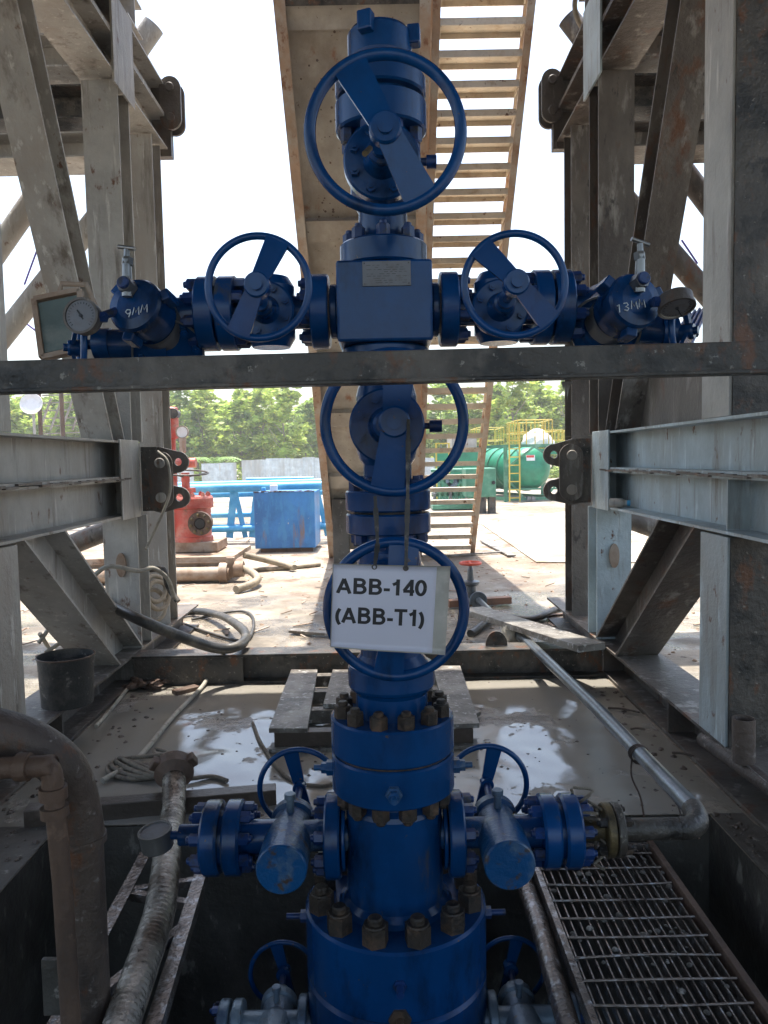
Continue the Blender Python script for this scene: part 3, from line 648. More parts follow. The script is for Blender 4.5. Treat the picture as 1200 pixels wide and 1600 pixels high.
for (a, b, c_) in (((586, 775), (590, 850), (585, 888)), ((638, 655), (637, 780), (634, 890))):
    pts = []; P0, P1, P2 = WY(*a, 2.09), WY(*b, 2.085), WY(*c_, 2.052)
    mb = MB(); prev = None
    seq = [P0.lerp(P1, t/4) for t in range(4)]+[P1.lerp(P2, t/3) for t in range(4)]
    for i, (p, q) in enumerate(zip(seq, seq[1:])): mb.bar(p, q, .009+.005*((i*5) % 3)/2, .003, (0,1,0))
    mb.torus(P2+Vector((0,-.002,.004)), (0,1,0), .006, .002, 12, 6)
    mb.build('tie_strap', 'blackp', SG)

# ================================================================ FOREGROUND CROSS BAR
tb = MB(); pA = Vector((-1.72, 1.80, 1.70)); pB = Vector((1.50, 1.80, 1.722))
tb.box((pA+pB)/2+Vector((0, 0, 0)), (3.22, .012, .078), (pB-pA).normalized(), (0,1,0), (0,0,1))
tb.box((pA+pB)/2+Vector((0, -.024, -.034)), (3.22, .036, .010), (pB-pA).normalized(), (0,1,0), (0,0,1))
tb.box((pA+pB)/2+Vector((0, .036, .034)), (3.22, .060, .010), (pB-pA).normalized(), (0,1,0), (0,0,1))
tag(tb.build('cross_bar', 'steel_d', bevel=.003), 'oily black steel bar running right across in front of the blue wellhead', 'steel bar')

# ================================================================ SIDE FRAMES OF THE RIG SUBSTRUCTURE
XL, XR = -1.72, 1.48
def rounded_plate(mb, c, w_, h_, t, hole=None, nrm=(0,-1,0)):
    """stadium shaped plate facing nrm (along Y); hole: list of (dx, dz, r) bosses drawn as real rings"""
    pts = []; r = w_/2; c = Vector(c)
    for k in range(13): a = math.pi*k/12; pts.append(c+Vector((math.cos(a)*r, 0, h_/2-r+math.sin(a)*r)))
    for k in range(13): a = math.pi+math.pi*k/12; pts.append(c+Vector((math.cos(a)*r, 0, -h_/2+r+math.sin(a)*r)))
    mb.prism(pts, (0, t, 0))
def eye_lug(mb, c, R, rh, t, s, reach):
    """lug plate with a real pin hole, its arm running back by reach in direction s"""
    n = 24; c = Vector(c); o = []; i_ = []
    for k in range(n):
        a = 2*math.pi*k/n; d = Vector((math.cos(a), 0, math.sin(a))); 
        p = c+d*R
        if d.x*s > .15: p = Vector((c.x+s*reach*(.35+.65*min(1, d.x*s)), c.y, c.z+d.z*R*1.5))
        o.append(p); i_.append(c+d*rh)
    for k in range(n):
        j = (k+1) % n
        for off, fl in ((0, 0), (t, 1)):
            e = Vector((0, off, 0)); q = [o[k]+e, o[j]+e, i_[j]+e, i_[k]+e]
            mb.quad(*(q if fl else q[::-1]))
        e = Vector((0, t, 0)); mb.quad(o[k], o[j], o[j]+e, o[k]+e); mb.quad(i_[j], i_[k], i_[k]+e, i_[j]+e)
for s, X, lab in ((-1, XL, 'pale grey steel side frame of the rig on the left, beside the black bucket'), (1, XR, 'blue grey steel side frame of the rig on the right, beside the steel grating')):
    R_ = root('rig_side_frame', (X, 3.5, 0), lab, 'steel frame')
    def P(x, y, z): return Vector((X+s*x, y, z))
    lt = 'steel' if s < 0 else 'steel_m'; face = 'steel' if s < 0 else 'steel_b'
    # base beam
    b_ = MB(); b_.hbeam(P(.155, .2, .105), P(.155, 7.0, .105), .30, .20, (0,0,1), .016); 
    for y in (1.6, 2.8, 4.0, 5.2): b_.box(P(.08, y, .105), (.14, .012, .165))
    b_.build('base_beam', 'steel_m', R_)
    # doubled main beam, with a slightly ragged middle flange
    b_ = MB(); b_.hbeam(P(.13, -.4, 1.275), P(.13, 5.30, 1.275), .26, .255, (0,0,1), .014)
    for y in (1.2, 3.35): b_.box(P(.07, y, 1.275), (.10, .012, .22))
    b_.build('lower_beam', 'steel_b' if s > 0 else 'steel', R_)
    b_ = MB(); b_.hbeam(P(.13, -.4, 1.532), P(.13, 5.30, 1.532), .26, .250, (0,0,1), .014)
    b_.build('upper_beam', 'steel_b' if s > 0 else 'steel', R_)
    b_ = MB()
    for k in range(40):
        y = .3+k*.124; wv = .004*math.sin(k*2.1)+(.010*math.exp(-((y-3.7)/.12)**2) if s < 0 else 0); b_.box(P(-.008, y, 1.404+wv), (.02, .1235, .012))
    b_.build('bent_flange_edge', 'steel_m', R_)
    # end stiffener plate facing inward, and dark box behind it
    b_ = MB(); b_.span(P(-.012, 5.02, 1.135), P(.0, 5.40, 1.665)); b_.span(P(.0, 5.30, 1.135), P(.26, 5.32, 1.665)); b_.build('end_plate', 'steel_b' if s > 0 else 'steel', R_, bevel=.003)
    # link plates with pinned lugs
    yl = 5.42; sx = -s
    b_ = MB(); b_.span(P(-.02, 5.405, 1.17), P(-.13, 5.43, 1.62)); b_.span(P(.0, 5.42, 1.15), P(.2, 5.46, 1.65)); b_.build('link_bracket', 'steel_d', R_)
    b_ = MB(); rounded_plate(b_, P(-.165, 5.37, 1.385), .165, .40, .022); LP = b_.build('link_plate', 'steel_m', R_, bevel=.003)
    for dz in (.12, -.12):
        b_ = MB(); b_.disc(P(-.165, 5.37, 1.385+dz), (0,-1,0), .036, .022, .004, 28); b_.cyl(P(-.165, 5.50, 1.385+dz), P(-.165, 5.37, 1.385+dz), .03, n=20); b_.build('pin', 'steel', LP)
        b_ = MB(); eye_lug(b_, P(-.27, 5.44, 1.385+dz*1.05), .075, .027, .03, s, .25); b_.build('eye_lug', 'steel_m', R_)
    # columns
    def column(name, x, y, w_, d_, z0, z1, mt):
        b_ = MB(); b_.hbeam(P(x+w_/2, y+d_/2, z0), P(x+w_/2, y+d_/2, z1), w_, d_, (0,1,0), .014, .010); b_.build(name, mt, R_)
    for z0, z1 in ((.206, 1.134), (1.66, 4.06)):
        column('column', .005, 5.34 if z0 < 1 else 5.30, .24, .24, z0, z1, face if z0 < 1 else lt)
        column('column', .03 if s > 0 else .03, 6.15, .19, .24, z0, z1+0, lt)
    if True:
        column('column', .03, 6.15, .19, .24, 1.135, 1.659, lt)
    # big near column: web across, one flange facing inward
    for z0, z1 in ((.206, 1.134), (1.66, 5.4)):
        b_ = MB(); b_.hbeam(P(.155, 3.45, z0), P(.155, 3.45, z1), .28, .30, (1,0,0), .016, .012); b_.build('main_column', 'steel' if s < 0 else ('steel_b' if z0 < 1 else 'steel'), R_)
        b_ = MB(); b_.span(P(.017, 3.30, z0), P(.293, 3.318, z1)); b_.build('shade_dark_web', 'steel_d', R_)  # dark plate over the column front, its colour standing in for recess shade
    b_ = MB(); b_.hbeam(P(.36, 3.60, .206), P(.36, 3.60, 1.134), .12, .10, (1,0,0), .012, .01); b_.build('short_post', 'steel_b', R_)
    # slanting braces lying in the plane of the frame
    for z, (y0, z0), (y1, z1), w_, d_, mt in ((0, (3.98, 3.95), (5.10, 1.76), .20, .22, lt), (0, (3.97, 1.10), (5.10, .235), .27, .30, lt if s < 0 else 'steel_m')):
        b_ = MB(); b_.hbeam_cut(P(.14, y0, z0), P(.14, y1, z1), w_, d_, (0,1,0), 4.074 if z0 > 2 else 1.1465, 1.658 if z0 > 2 else .206); b_.build('brace', mt, R_)
    # gussets
    if s > 0: b_ = MB(); b_.prism([P(.20, 3.6, 1.662), P(.20, 5.25, 1.662), P(.20, 5.25, 2.0), P(.20, 3.6, 1.93)], (s*.012, 0, 0)); b_.build('gusset', 'steel_m', R_)
    # tall upper beams and their rounded link at the far end
    b_ = MB(); b_.hbeam(P(.13, 1.0, 4.20), P(.13, 6.55, 4.20), .26, .25, (0,0,1), .014); b_.hbeam(P(.13, 1.0, 4.453), P(.13, 6.55, 4.453), .26, .25, (0,0,1), .014); b_.build('top_beam', lt, R_)
    b_ = MB(); b_.span(P(-.014, 5.20, 4.0), P(0, 5.62, 4.60)); b_.build('top_end_plate', 'steel_b' if s > 0 else 'steel', R_)
    b_ = MB(); b_.span(P(-.03, 6.50, 4.02), P(.12, 6.58, 4.60)); b_.build('link_bracket', 'steel_m', R_)
    b_ = MB(); rounded_plate(b_, P(-.05, 6.44, 4.42), .17, .42, .03); rounded_plate(b_, P(-.05, 6.56, 4.42), .17, .42, .03); TL = b_.build('link_plate', 'steel_m', R_, bevel=.003)
    for dz in (.12, -.12):
        b_ = MB(); b_.disc(P(-.05, 6.44, 4.42+dz), (0,-1,0), .035, .02, .004, 24); b_.cyl(P(-.05, 6.58, 4.42+dz), P(-.05, 6.44, 4.42+dz), .03, n=16); b_.build('pin', 'steel_m', TL)
    # transverse members going outwards behind the columns
    for zz, hh, mt in ((4.10, .20, lt), (4.44, .26, 'steel_d'), (4.84, .26, lt), (5.24, .26, lt)):
        b_ = MB(); b_.hbeam(P(.26, 6.62, zz), P(4.2, 6.62, zz), .40, hh, (0,0,1), .014); b_.build('outer_beam', mt, R_)
    for (a0, a1) in (((.2, 5.3), (2.4, 2.45)), ((.2, 4.33), (2.4, 1.8))):
        b_ = MB(); b_.cyl(P(a0[0], 6.95, a0[1]), P(a1[0], 6.95, a1[1]), .095, n=20); b_.build('tube_brace', lt, R_)
    b_ = MB(); b_.hbeam(P(2.5, 6.9, 0.0), P(2.5, 6.9, 4.0), .24, .24, (0,1,0)); b_.build('outer_column', lt, R_)
    b_ = MB(); b_.cyl(P(.15, 6.45, 1.12), P(1.5, 6.45, .62), .085, n=20); b_.build('tube_brace', 'steel_m', R_)
    # lifting eyes welded on the column face
    b_ = MB(); px = P(.12, 5.335, .80); b_.prism([px+Vector((math.cos(t)*.034, 0, math.sin(t)*.085)) for t in [-2*math.pi*k/24 for k in range(24)]], (0, -.022, 0)); b_.build('lifting_pad', 'skid', R_, bevel=.005)
# rear cross beam lying between the two base beams
b_ = MB(); b_.hbeam((XL, 5.20, .106), (XR, 5.20, .106), .20, .20, (0,0,1), .016)
b_.span((XL+.02, 5.095, .02), (XL+.75, 5.100, .19)); tb = b_.build('base_cross_beam', 'steel_d'); tag(tb, 'low dark oily cross beam lying on the mud behind the pallet, between both side frames', 'steel beam')
b_ = MB(); lp = WZ(773, 1004, .21); lp.y = 5.2
n = 14; b_.prism([lp+Vector((math.cos(math.pi*k/n)*.075*(1), 0, max(0, math.sin(math.pi*k/n))*.10)) for k in range(n+1)], (0,.02,0)); b_.build('lifting_lug', 'steel_d', tb)
# rig floor overhead, the thing that shades the well
rf = root('rig_floor', (0, 2, 5.6), 'high steel rig floor above the well that shades everything below', 'rig floor')
b_ = MB(); b_.span((-5.6, -7.0, 5.6), (5.4, 6.0, 5.68)); b_.build('deck_plate', 'steel_d', rf)
for y in (-3.5, -1.5, .5, 2.2, 4.0, 5.8):
    b_ = MB(); b_.hbeam((-4.6, y, 5.42), (4.4, y, 5.42), .2, .34, (0,0,1)); b_.build('floor_joist', 'steel_m', rf)

# ================================================================ RAMP AND STAIRS
RB = Vector((0, 12.0, 0)); RT = Vector((0, 6.75, 5.75))
rd = (RT-RB).normalized(); rn = Vector((0, -rd.z, rd.y)); 
if rn.z > 0: rn = -rn     # rn points down and towards the viewer
RX0, RX1, RX2 = -.865, .50, 1.40
def RP(x, t, n=0): return Vector((x, 0, 0))+RB+(RT-RB)*t+rn*n
rp = root('pipe_ramp', (RX0, 12, 0), 'wide tan steel pipe ramp sloping up behind the blue wellhead, seen from underneath', 'ramp')
L = (RT-RB).length
def slopebox(mb, x0, x1, t0, t1, n0, n1):
    mb.box((RP(x0, t0, n0)+RP(x1, t1, n1))/2, (abs(x1-x0), L*(t1-t0), abs(n1-n0)), (1,0,0), rd, rn)
mb = MB(); slopebox(mb, RX0+.02, RX1-.06, .02, 1, -.02, -.008); mb.build('ramp_plate', 'tan', rp)
for x0, x1, mt in ((RX0, RX0+.10, 'orange'), (RX1-.11, RX1-.01, 'orange')):
    mb = MB(); mb.hbeam(RP((x0+x1)/2, 0, .04), RP((x0+x1)/2, 1, .04), .10, .20, rn, .012); mb.build('ramp_stringer', mt, rp)
mb = MB(); slopebox(mb, RX0+.10, RX1-.11, .955, .99, -.0075, .12); mb.build('dark_crossbeam', 'steel_d', rp)
for t in (.03, .20, .345, .455, .675, .93):
    mb = MB(); slopebox(mb, RX0+.10, RX1-.11, t, t+.03, -.008, .07); mb.build('ramp_rib', 'tan' if t not in (.455,) else 'skid', rp)
mb = MB()
for k in range(130):   # small rusted-through spots
    t = random.choice([random.uniform(.7,.74), random.uniform(.5,.56), random.uniform(.8,.95), random.uniform(.4,.9)]); x = random.choice([random.gauss(RX0+.34,.07), random.gauss(RX1-.27,.04), random.uniform(RX0+.14, RX1-.16)])
    x = min(max(x, RX0+.13), RX1-.14); p = RP(x, t, -.0078); mb.lathe(p, rn, [(random.uniform(.006,.015),0),(.004,.002),(0,.002)], 7)
mb.build('rust_spots', 'rusty', rp)
mb = MB(); mb.span((RX0+.13, 10.9, 0), (RX0+.36, 11.2, .95)); mb.build('support_post', 'conc', rp, bevel=.01)
mb = MB(); mb.span((RX1-.35, 10.9, 0), (RX1-.15, 11.15, .95)); mb.span((RX0+.36, 10.95, .70), (RX1-.35, 11.1, .80)); mb.build('support_post', 'skid', rp, bevel=.01)
mb = MB(); mb.bar(RP(RX0-.07, .46, .02), RP(RX0+.02, .46, .02), .05, .05); mb.build('side_lug', 'orange', rp)
st = root('stairway', (1, 12, 0), 'open steel stairway with orange stringers and slatted steps beside the tan ramp', 'stairs')
for x, mt in ((RX1+.04, 'orange'), (RX2-.04, 'orange')):
    mb = MB(); mb.hbeam(RP(x, 0.012, .0), RP(x, 1, .0), .07, .22, rn, .010); mb.build('stair_stringer', mt, st)
n = 31
for k in range(n):
    t = (k+.8)/n; c_ = RP((RX1+RX2)/2, t, .0); wq = RX2-RX1-.15; mb = MB()
    mb.box(c_, (wq, .22, .012)); mb.box(c_+Vector((0,-.11,-.024)), (wq, .010, .062)); mb.box(c_+Vector((0,.11,-.024)), (wq, .010, .062))
    for s in (-1, 1): mb.box(c_+Vector((s*(wq/2-.006), 0, -.03)), (.012, .18, .05))
    mb.build('step', 'tread', st)
mb = MB(); q0 = RP(RX2-.02, .02, -.16); q1 = RP(RX2-.02, 1, -.16); mb.bar(q0, q1, .04, .05); mb.build('handrail', 'yellow', st)
for t in (.1, .3, .5, .7, .9):
    mb = MB(); mb.bar(RP(RX2-.02, t, -.11), RP(RX2-.02, t, -.16), .03, .03, (1,0,0)); mb.build('rail_stub', 'yellow', st)
mb = MB(); mb.bar(RP(RX2-.01, .475, .03), RP(RX2+.10, .475, .03), .05, .045); mb.build('side_lug', 'orange', st)

# ================================================================ THINGS AROUND THE CELLAR
def catmull(pts, k=8):
    P = [Vector(p) for p in pts]; P = [P[0]*2-P[1]]+P+[P[-1]*2-P[-2]]; out = []
    for i in range(1, len(P)-2):
        a, b, c_, d = P[i-1:i+3]
        for j in range(k):
            t = j/k; out.append(.5*((2*b)+(c_-a)*t+(2*a-5*b+4*c_-d)*t*t+(3*b-a-3*c_+d)*t**3))
    out.append(P[-2]); return out
def ropeobj(name, pts, r, mt, label, cat, group=None, k=8, n=8):
    mb = MB(); mb.tube(catmull(pts, k), r, n); return tag(mb.build(name, mt), label, cat, group)
# grating over the right of the cellar, with its two edge pipes
GZ = -.09
gr = root('steel_grating', (.80, 2.4, GZ), 'muddy open steel bar grating laid over the right side of the cellar', 'grating')
gx0, gx1, gy0, gy1 = .575, 1.035, 1.75, 3.02
mb = MB()
for k in range(16):
    x = gx0+.01+(gx1-gx0-.02)*k/15; a = Vector((x+random.gauss(0,.0015), gy0, GZ-.015)); b = Vector((x+random.gauss(0,.0015), gy1, GZ-.015)); mb.bar(a, b, .005, .030)
mb.build('bearing_bars', 'wetsteel', gr)
mb = MB()
for k in range(12):
    y = gy0+.05+k*.1055; yo = random.gauss(0,.006); zo = random.gauss(0,.002)
    mb.tube(catmull([(gx0-.005, y, GZ+.004), ((gx0+gx1)/2, y+yo, GZ+.005+zo), (gx1+.005, y+yo*.3, GZ+.004)], 5), .0042, 6)
mb.build('cross_rods', 'wetsteel', gr)
for x, mt in ((gx1+.03, 'rusty'), (gx0-.012, 'wetsteel')):
    mb = MB(); mb.span((x-.012, gy0-.3, GZ-.045), (x+.012, gy1+.06, GZ+.012)); mb.build('edge_bar', mt, gr, bevel=.003)
mb = MB(); mb.span((gx0-.01, gy1, GZ-.045), (gx1+.03, gy1+.02, GZ+.008)); mb.build('edge_bar', 'wetsteel', gr)
mb = MB(); mb.tube(catmull([(.505, 3.09, -.13), (.515, 2.6, -.135), (.505, 2.2, -.14), (.50, 1.4, -.145)], 6), .034, 16); tag(mb.build('support_pipe', 'wetsteel'), 'wet rusty pipe along the inner edge of the grating', 'pipe')
mb = MB()
def clod0(mb, c_, r_):
    c_ = Vector(c_); mb.lathe(c_, (random.uniform(-.3,.3), random.uniform(-.3,.3), 1), [(r_*1.1,0),(r_*random.uniform(.8,1),r_*.4),(r_*.4,r_*.7),(0,r_*.75)], 6)
for k in range(70):
    yy = random.choice([random.gauss(2.85,.1), random.gauss(2.35,.09), random.uniform(1.9,3.0)]); xx = random.choice([random.gauss(.95,.05), random.gauss(.78,.05), random.uniform(gx0,gx1)])
    clod0(mb, (min(max(xx,gx0),gx1), min(yy,3.0), GZ-.002), random.uniform(.004, .013))
tag(mb.build('grating_mud', 'conc'), 'lumps of wet mud caught in the bars of the grating', 'mud', kind='stuff')
# angle iron frame on the left
af = root('angle_iron_frame', (-.8, 2.5, -.05), 'rusty frame of angle irons with diagonal bracing under the corrugated hose', 'steel frame')
A0, A1 = WZ(228,1332,-.05), WZ(80,1612,-.05); B0, B1 = WZ(315,1360,-.05), WZ(236,1612,-.05)
for a, b, fl in ((A0, A1, 1), (B0, B1, -1)):
    mb = MB(); mb.angle(a, b, .045, .006, (0,0,1), fl); mb.build('side_rail', 'wetsteel', af)
for (f0, f1, up) in ((.27, .24, 0), (.0, .30, 1), (.96, .52, 1), (1.2, 1.1, 0)):
    a = A0.lerp(A1, f0 if f0 != .0 else .26); b = B0.lerp(B1, f1 if f0 != .0 else .05)
    if f0 == .96: a = A0.lerp(A1, .98); b = B0.lerp(B1, .38)
    mb = MB(); mb.angle(a-Vector((0,0,.008)), b-Vector((0,0,.008)), .03, .005, (0,0,1)); mb.build('brace', 'wetsteel', af)
# corrugated metal hose with hammer union
hs = root('corrugated_hose', (-.85, 2.6, 0), 'thick corrugated metal hose with wing nut union lying towards the wooden beam', 'hose')
hp = catmull([WY(272,1205,3.30), WY(271,1265,3.08), WZ(262,1330,.09), WZ(250,1420,.06), WZ(225,1500,.03), WZ(190,1600,.0), WZ(150,1720,-.03)], 40)
rr = [.050+.0009*math.sin(i*1.9) for i in range(len(hp))]
mb = MB(); mb.tube(hp, rr, 20); mb.build('hose_body', 'hosemetal', hs)
d = (hp[0]-hp[6]).normalized(); mb = MB(); mb.lathe(hp[0]-d*.02, d, [(.05,-.03),(.062,-.02),(.085,.0),(.085,.055),(.07,.075),(.045,.085),(0,.085)], 24)
hu = mb.build('hose_union', 'rusty', hs)
u, v, a = frame(d)
for k in range(3):
    t = rad(30+120*k); e = u*math.cos(t)+v*math.sin(t); mb = MB(); mb.box(hp[0]+d*.008+e*.088, (.04, .05, .045), e, a.cross(e), a); mb.build('union_lug', 'rusty', hu, bevel=.006)
# big gooseneck pipe and thin pipe on the left
gp = root('gooseneck_pipe', (-.85, 2.05, -1.5), 'thick rusty pipe curving over into the cellar at the left edge', 'pipe')
x0 = WY(133, 1300, 2.05).x
pts = [Vector((-1.75, 1.80, .845)), Vector((-1.35, 1.85, .862)), Vector((-1.12, 1.9, .85)), Vector((-.97, 1.95, .80)), Vector((-.875, 1.99, .71)), Vector((x0-.01, 2.02, .60)), Vector((x0, 2.03, .48))]
mb = MB(); mb.tube(catmull(pts, 8), .060, 28); mb.build('bend', 'pipe_g', gp)
mb = MB(); mb.cyl((x0, 2.03, -.2), (x0, 2.03, .49), .054, n=28); mb.cyl((x0, 2.03, .475), (x0, 2.03, .495), .0635, n=28); mb.cyl((x0+.03, 2.05, -1.5), (x0, 2.03, -.2), .054, n=28); mb.build('riser', 'pipe_g', gp)
mb = MB(); mb.span((x0-.075, 2.04, .02), (x0-.045, 2.06, .2)); mb.span((x0-.13, 2.03, -.02), (x0-.05, 2.045, .14)); mb.build('support_plate', 'conc', gp)
tp = root('thin_pipe', (-.85, 1.9, -1.5), 'thin rusty pipe with a threaded elbow in front of the thick curved pipe', 'pipe')
ex = WY(86, 1300, 1.85).x; ez = WY(86, 1195, 1.85).z
mb = MB(); mb.tube(catmull([(-1.6, 1.8, ez), (ex-.06, 1.84, ez), (ex-.02, 1.85, ez-.003), (ex-.002, 1.85, ez-.02), (ex, 1.85, ez-.07)], 6), .026, 20); mb.build('bend', 'rusty', tp)
mb = MB(); mb.tube([(ex, 1.85, ez-.05), (ex+.012, 1.85, ez-.3), (ex+.02, 1.86, -.6), (ex+.02, 1.86, -1.5)], .024, 20); mb.build('riser', 'rusty', tp)
for a, b in (((ex, 1.85, ez-.085), (ex, 1.85, ez-.055)), ((ex-.08, 1.84, ez), (ex-.05, 1.84, ez)), ((ex+.002, 1.85, ez-.13), (ex+.001, 1.85, ez-.105))):
    mb = MB(); mb.cyl(a, b, .034, n=20); mb.build('collar', 'rusty', tp)
# timber lying across the back edge of the cellar
a0, a1 = WZ(35,1296,.0), WZ(430,1262,.0); mb = MB(); mb.bar(a0+Vector((0,.04,.040)), a1+Vector((0,.04,.040)), .08, .075); tag(mb.build('dark_timber', 'wood_d', bevel=.004), 'long dark wet timber lying across the back edge of the cellar', 'timber')
# pallet
pl = root('pallet', (0, 4.2, 0), 'wet grey wooden pallet lying in the mud behind the blue wellhead', 'pallet')
pz = .13
def board(x0, x1, y0, y1, z, th, name='board', mt='wood'):
    mb = MB(); mb.span((x0, y0, z-th), (x1, y1, z)); mb.build(name, mt, pl, bevel=.003)
for (pa_, pb_, na, nb) in (((420,1138), (480,1138), (455,1046), (496,1046)), ((505,1100), (560,1100), (520,1046), (555,1046)), ((700,1132), (749,1130), (676,1040), (719,1040))):
    p0, p1, p2, p3 = WZ(*pa_, pz), WZ(*pb_, pz), WZ(*nb, pz), WZ(*na, pz)
    mb = MB(); mb.prism([p0, p1, p2, p3], (0,0,-.024)); mb.build('board', 'wood', pl, bevel=.002)
ya, yb = WZ(450,1140,pz).y, WZ(475,1046,pz).y
for k in range(4):
    y = ya+.03+(yb-ya-.1)*k/3; board(WZ(425,1130,pz).x+.02, WZ(745,1130,pz).x-.02, y, y+.07, pz-.026, .075, 'runner', 'wood_d' if k == 0 else 'wood')
board(WZ(420,1138,pz).x-.0, WZ(749,1138,pz).x, ya-.0, ya+.10, pz-.102, .02, 'runner', 'wood')
# bucket
bc = WZ(108, 1097, .205); bk = root('bucket', (bc.x, 4.12, .205), 'battered black steel bucket standing on the left base beam', 'bucket')
bx, by = bc.x, 4.12
mb = MB(); mb.lathe((bx, by, .205), (0,0,1), [(0,.002),(.128,.002),(.128,0),(.134,0),(.146,.26),(.150,.262),(.150,.268),(.143,.268),(.129,.01),(0,.01)], 40); mb.build('bucket_body', 'blackp', bk)
mb = MB(); mb.torus((bx, by, .47), (0,0,1), .148, .005, 40, 8); mb.build('bucket_rim', 'rusty', bk)
# floodlight on the left column
fl = root('floodlight', WY(85, 510, 3.3), 'old tilted floodlight with milky glass hanging by the left column above the bar', 'floodlight')
c4 = [WY(48,466,3.3), WY(118,450,3.3), WY(135,548,3.3), WY(75,562,3.3)]
cen = sum(c4, Vector())/4; nn_ = (c4[1]-c4[0]).cross(c4[3]-c4[0]).normalized()
if nn_.y > 0: nn_ = -nn_
c4 = [p+Vector((0, (p-cen).z*.35, 0)) for p in c4]; nn_ = (c4[1]-c4[0]).cross(c4[3]-c4[0]).normalized(); nn_ = -nn_ if nn_.y > 0 else nn_
mb = MB(); back = [cen+(p-cen)*.6-nn_*.10 for p in c4]
mb.poly(back)
for i in range(4): j = (i+1) % 4; mb.quad(c4[i], c4[j], back[j], back[i])
for i in range(4):
    j = (i+1) % 4; mb.bar(c4[i], c4[j], .022, .03, nn_)
mb.build('lamp_housing', 'skid', fl)
ins = [cen+(p-cen)*.86+nn_*.004 for p in c4]; mb = MB(); mb.prism(ins, -nn_*.006); mb.build('lamp_glass', 'glass', fl)
mb = MB(); mb.tube([c4[0].lerp(c4[1], .55)+Vector((0,0,.01)), c4[0].lerp(c4[1], .6)+Vector((0,.0,.045)), c4[1]+Vector((.02,.02,.03)), c4[1]+Vector((.05,.03,-.06))], .012, 8); mb.build('bracket', 'skid', fl)
# galvanised line from the outlet to the yard
gv = root('galvanised_line', (1.0, 3.6, .3), 'long grey galvanised pipe running from the right outlet back into the yard', 'pipe')
cx = 1.055; xj = AX+.485+.13+.118
mb = MB(); mb.disc((xj, YC, ZO), (1,0,0), .088, .026, .004, 36); FJ = mb.build('pipe_flange', 'steel_d', gv); nuts(FJ, (xj+.026, YC, ZO), (1,0,0), .068, 4, .016, .022, 'nut', .78)
mb = MB(); mb.cyl((xj+.02, YC, ZO), (cx-.08, YC, ZO), .036, n=24); mb.build('pipe_stub', 'steel_d', gv)
far = WZ(822, 1000, .20); 
ep = [Vector((cx-.085, YC, ZO)), Vector((cx-.045, YC+.004, ZO+.001)), Vector((cx-.012, YC+.03, ZO+.004)), Vector((cx+.002, YC+.07, ZO+.010)), Vector((cx+.004, YC+.11, ZO+.018))]
mb = MB(); mb.tube(catmull(ep, 6), .0375, 20); mb.build('elbow', 'steel_d', gv)
mb = MB(); mb.tube([ep[-1], ep[-1].lerp(far, .4)+Vector((0,0,.015)), far, WZ(795, 985, .18)], .0315, 20); mb.cyl(ep[-1], ep[-1]+(far-ep[-1]).normalized()*.08, .034, n=20); mb.build('long_pipe', 'galv', gv)
m1 = WZ(748, 938, .10); mb = MB(); mb.cyl(WZ(795, 985, .18), m1, .03, n=16); mb.build('pipe_run', 'galv', gv)
mb = MB(); dd = (m1-WZ(795,985,.18)).normalized(); mb.disc(m1, dd, .085, .022, .003, 28); mb.disc(m1+dd*.03, dd, .085, .022, .003, 28); ff_ = mb.build('yard_flange', 'galv', gv)
# wire tied round the galvanised pipe
wp = WY(1000, 1170, 3.12)
for (off, L2, nm) in ((0, 1, 'wire_tie'),):
    mb = MB(); ptn = ep[-1].lerp(far, .27); ptn = ep[-1]+(far-ep[-1])*((3.12-ep[-1].y)/(far.y-ep[-1].y)); dd = (far-ep[-1]).normalized()
    for q in range(3): mb.torus(ptn+dd*(.012*q), dd+Vector((.1*q,0,.1)), .038, .004, 18, 6)
    b0 = ptn+Vector((-.035,0,-.01)); mb.tube(catmull([b0, b0+Vector((.0,.0,-.08)), b0+Vector((.03,-.02,-.16)), b0+Vector((.045,-.03,-.26))], 5), .004, 6)
    b0 = ptn+Vector((.035,0,-.01)); mb.tube(catmull([b0, b0+Vector((.035,-.05,-.06)), b0+Vector((.05,-.2,-.12)), b0+Vector((.03,-.28,-.18)), b0+Vector((.08,-.25,-.10)), b0+Vector((.09,-.3,-.2))], 5), .004, 6)
    tag(mb.build('wire_tie', 'rusty'), 'dark wire wound round the galvanised pipe with its ends hanging down', 'wire')
mb = MB()
for k in range(9):
    a = Vector((xb+.0, YC, ZO)); P0 = a+Vector((random.uniform(-.02,.04), random.uniform(-.04,.05), .07+random.uniform(-.02,.07)))
    pts = [P0+Vector((random.uniform(-.03,.08), random.uniform(-.05,.05), random.uniform(-.03,.03)+(-.04*q))) for q in range(5)]
    mb.tube(catmull(pts, 4), .005, 6)
tag(mb.build('frayed_rope', 'rope'), 'frayed muddy rope wound round the brass coloured flange', 'rope')
# pipe stubs on the right base beam
ps = WZ(1160, 1190, .16); rs = root('pipe_stub', (ps.x, ps.y, 0), 'short upright rusty pipe stub with open top on the right base beam', 'pipe')
mb = MB(); ps.y = 3.15; c0 = WY(1162, 1190, 3.15); c1 = WY(1162, 1122, 3.15)
mb.lathe(c0, c1-c0, [(0,0),(.046,0),(.046,(c1-c0).length),(.039,(c1-c0).length),(.039,.02),(0,.02)], 28); mb.build('stub', 'pipe_g', rs)
mb = MB(); mb.cyl(WY(1100,1155,3.55), WY(1290,1290,2.6), .036, n=18); tag(mb.build('edge_pipe', 'pipe_g'), 'rusty pipe lying along the edge of the right base beam below the upright stub', 'pipe')
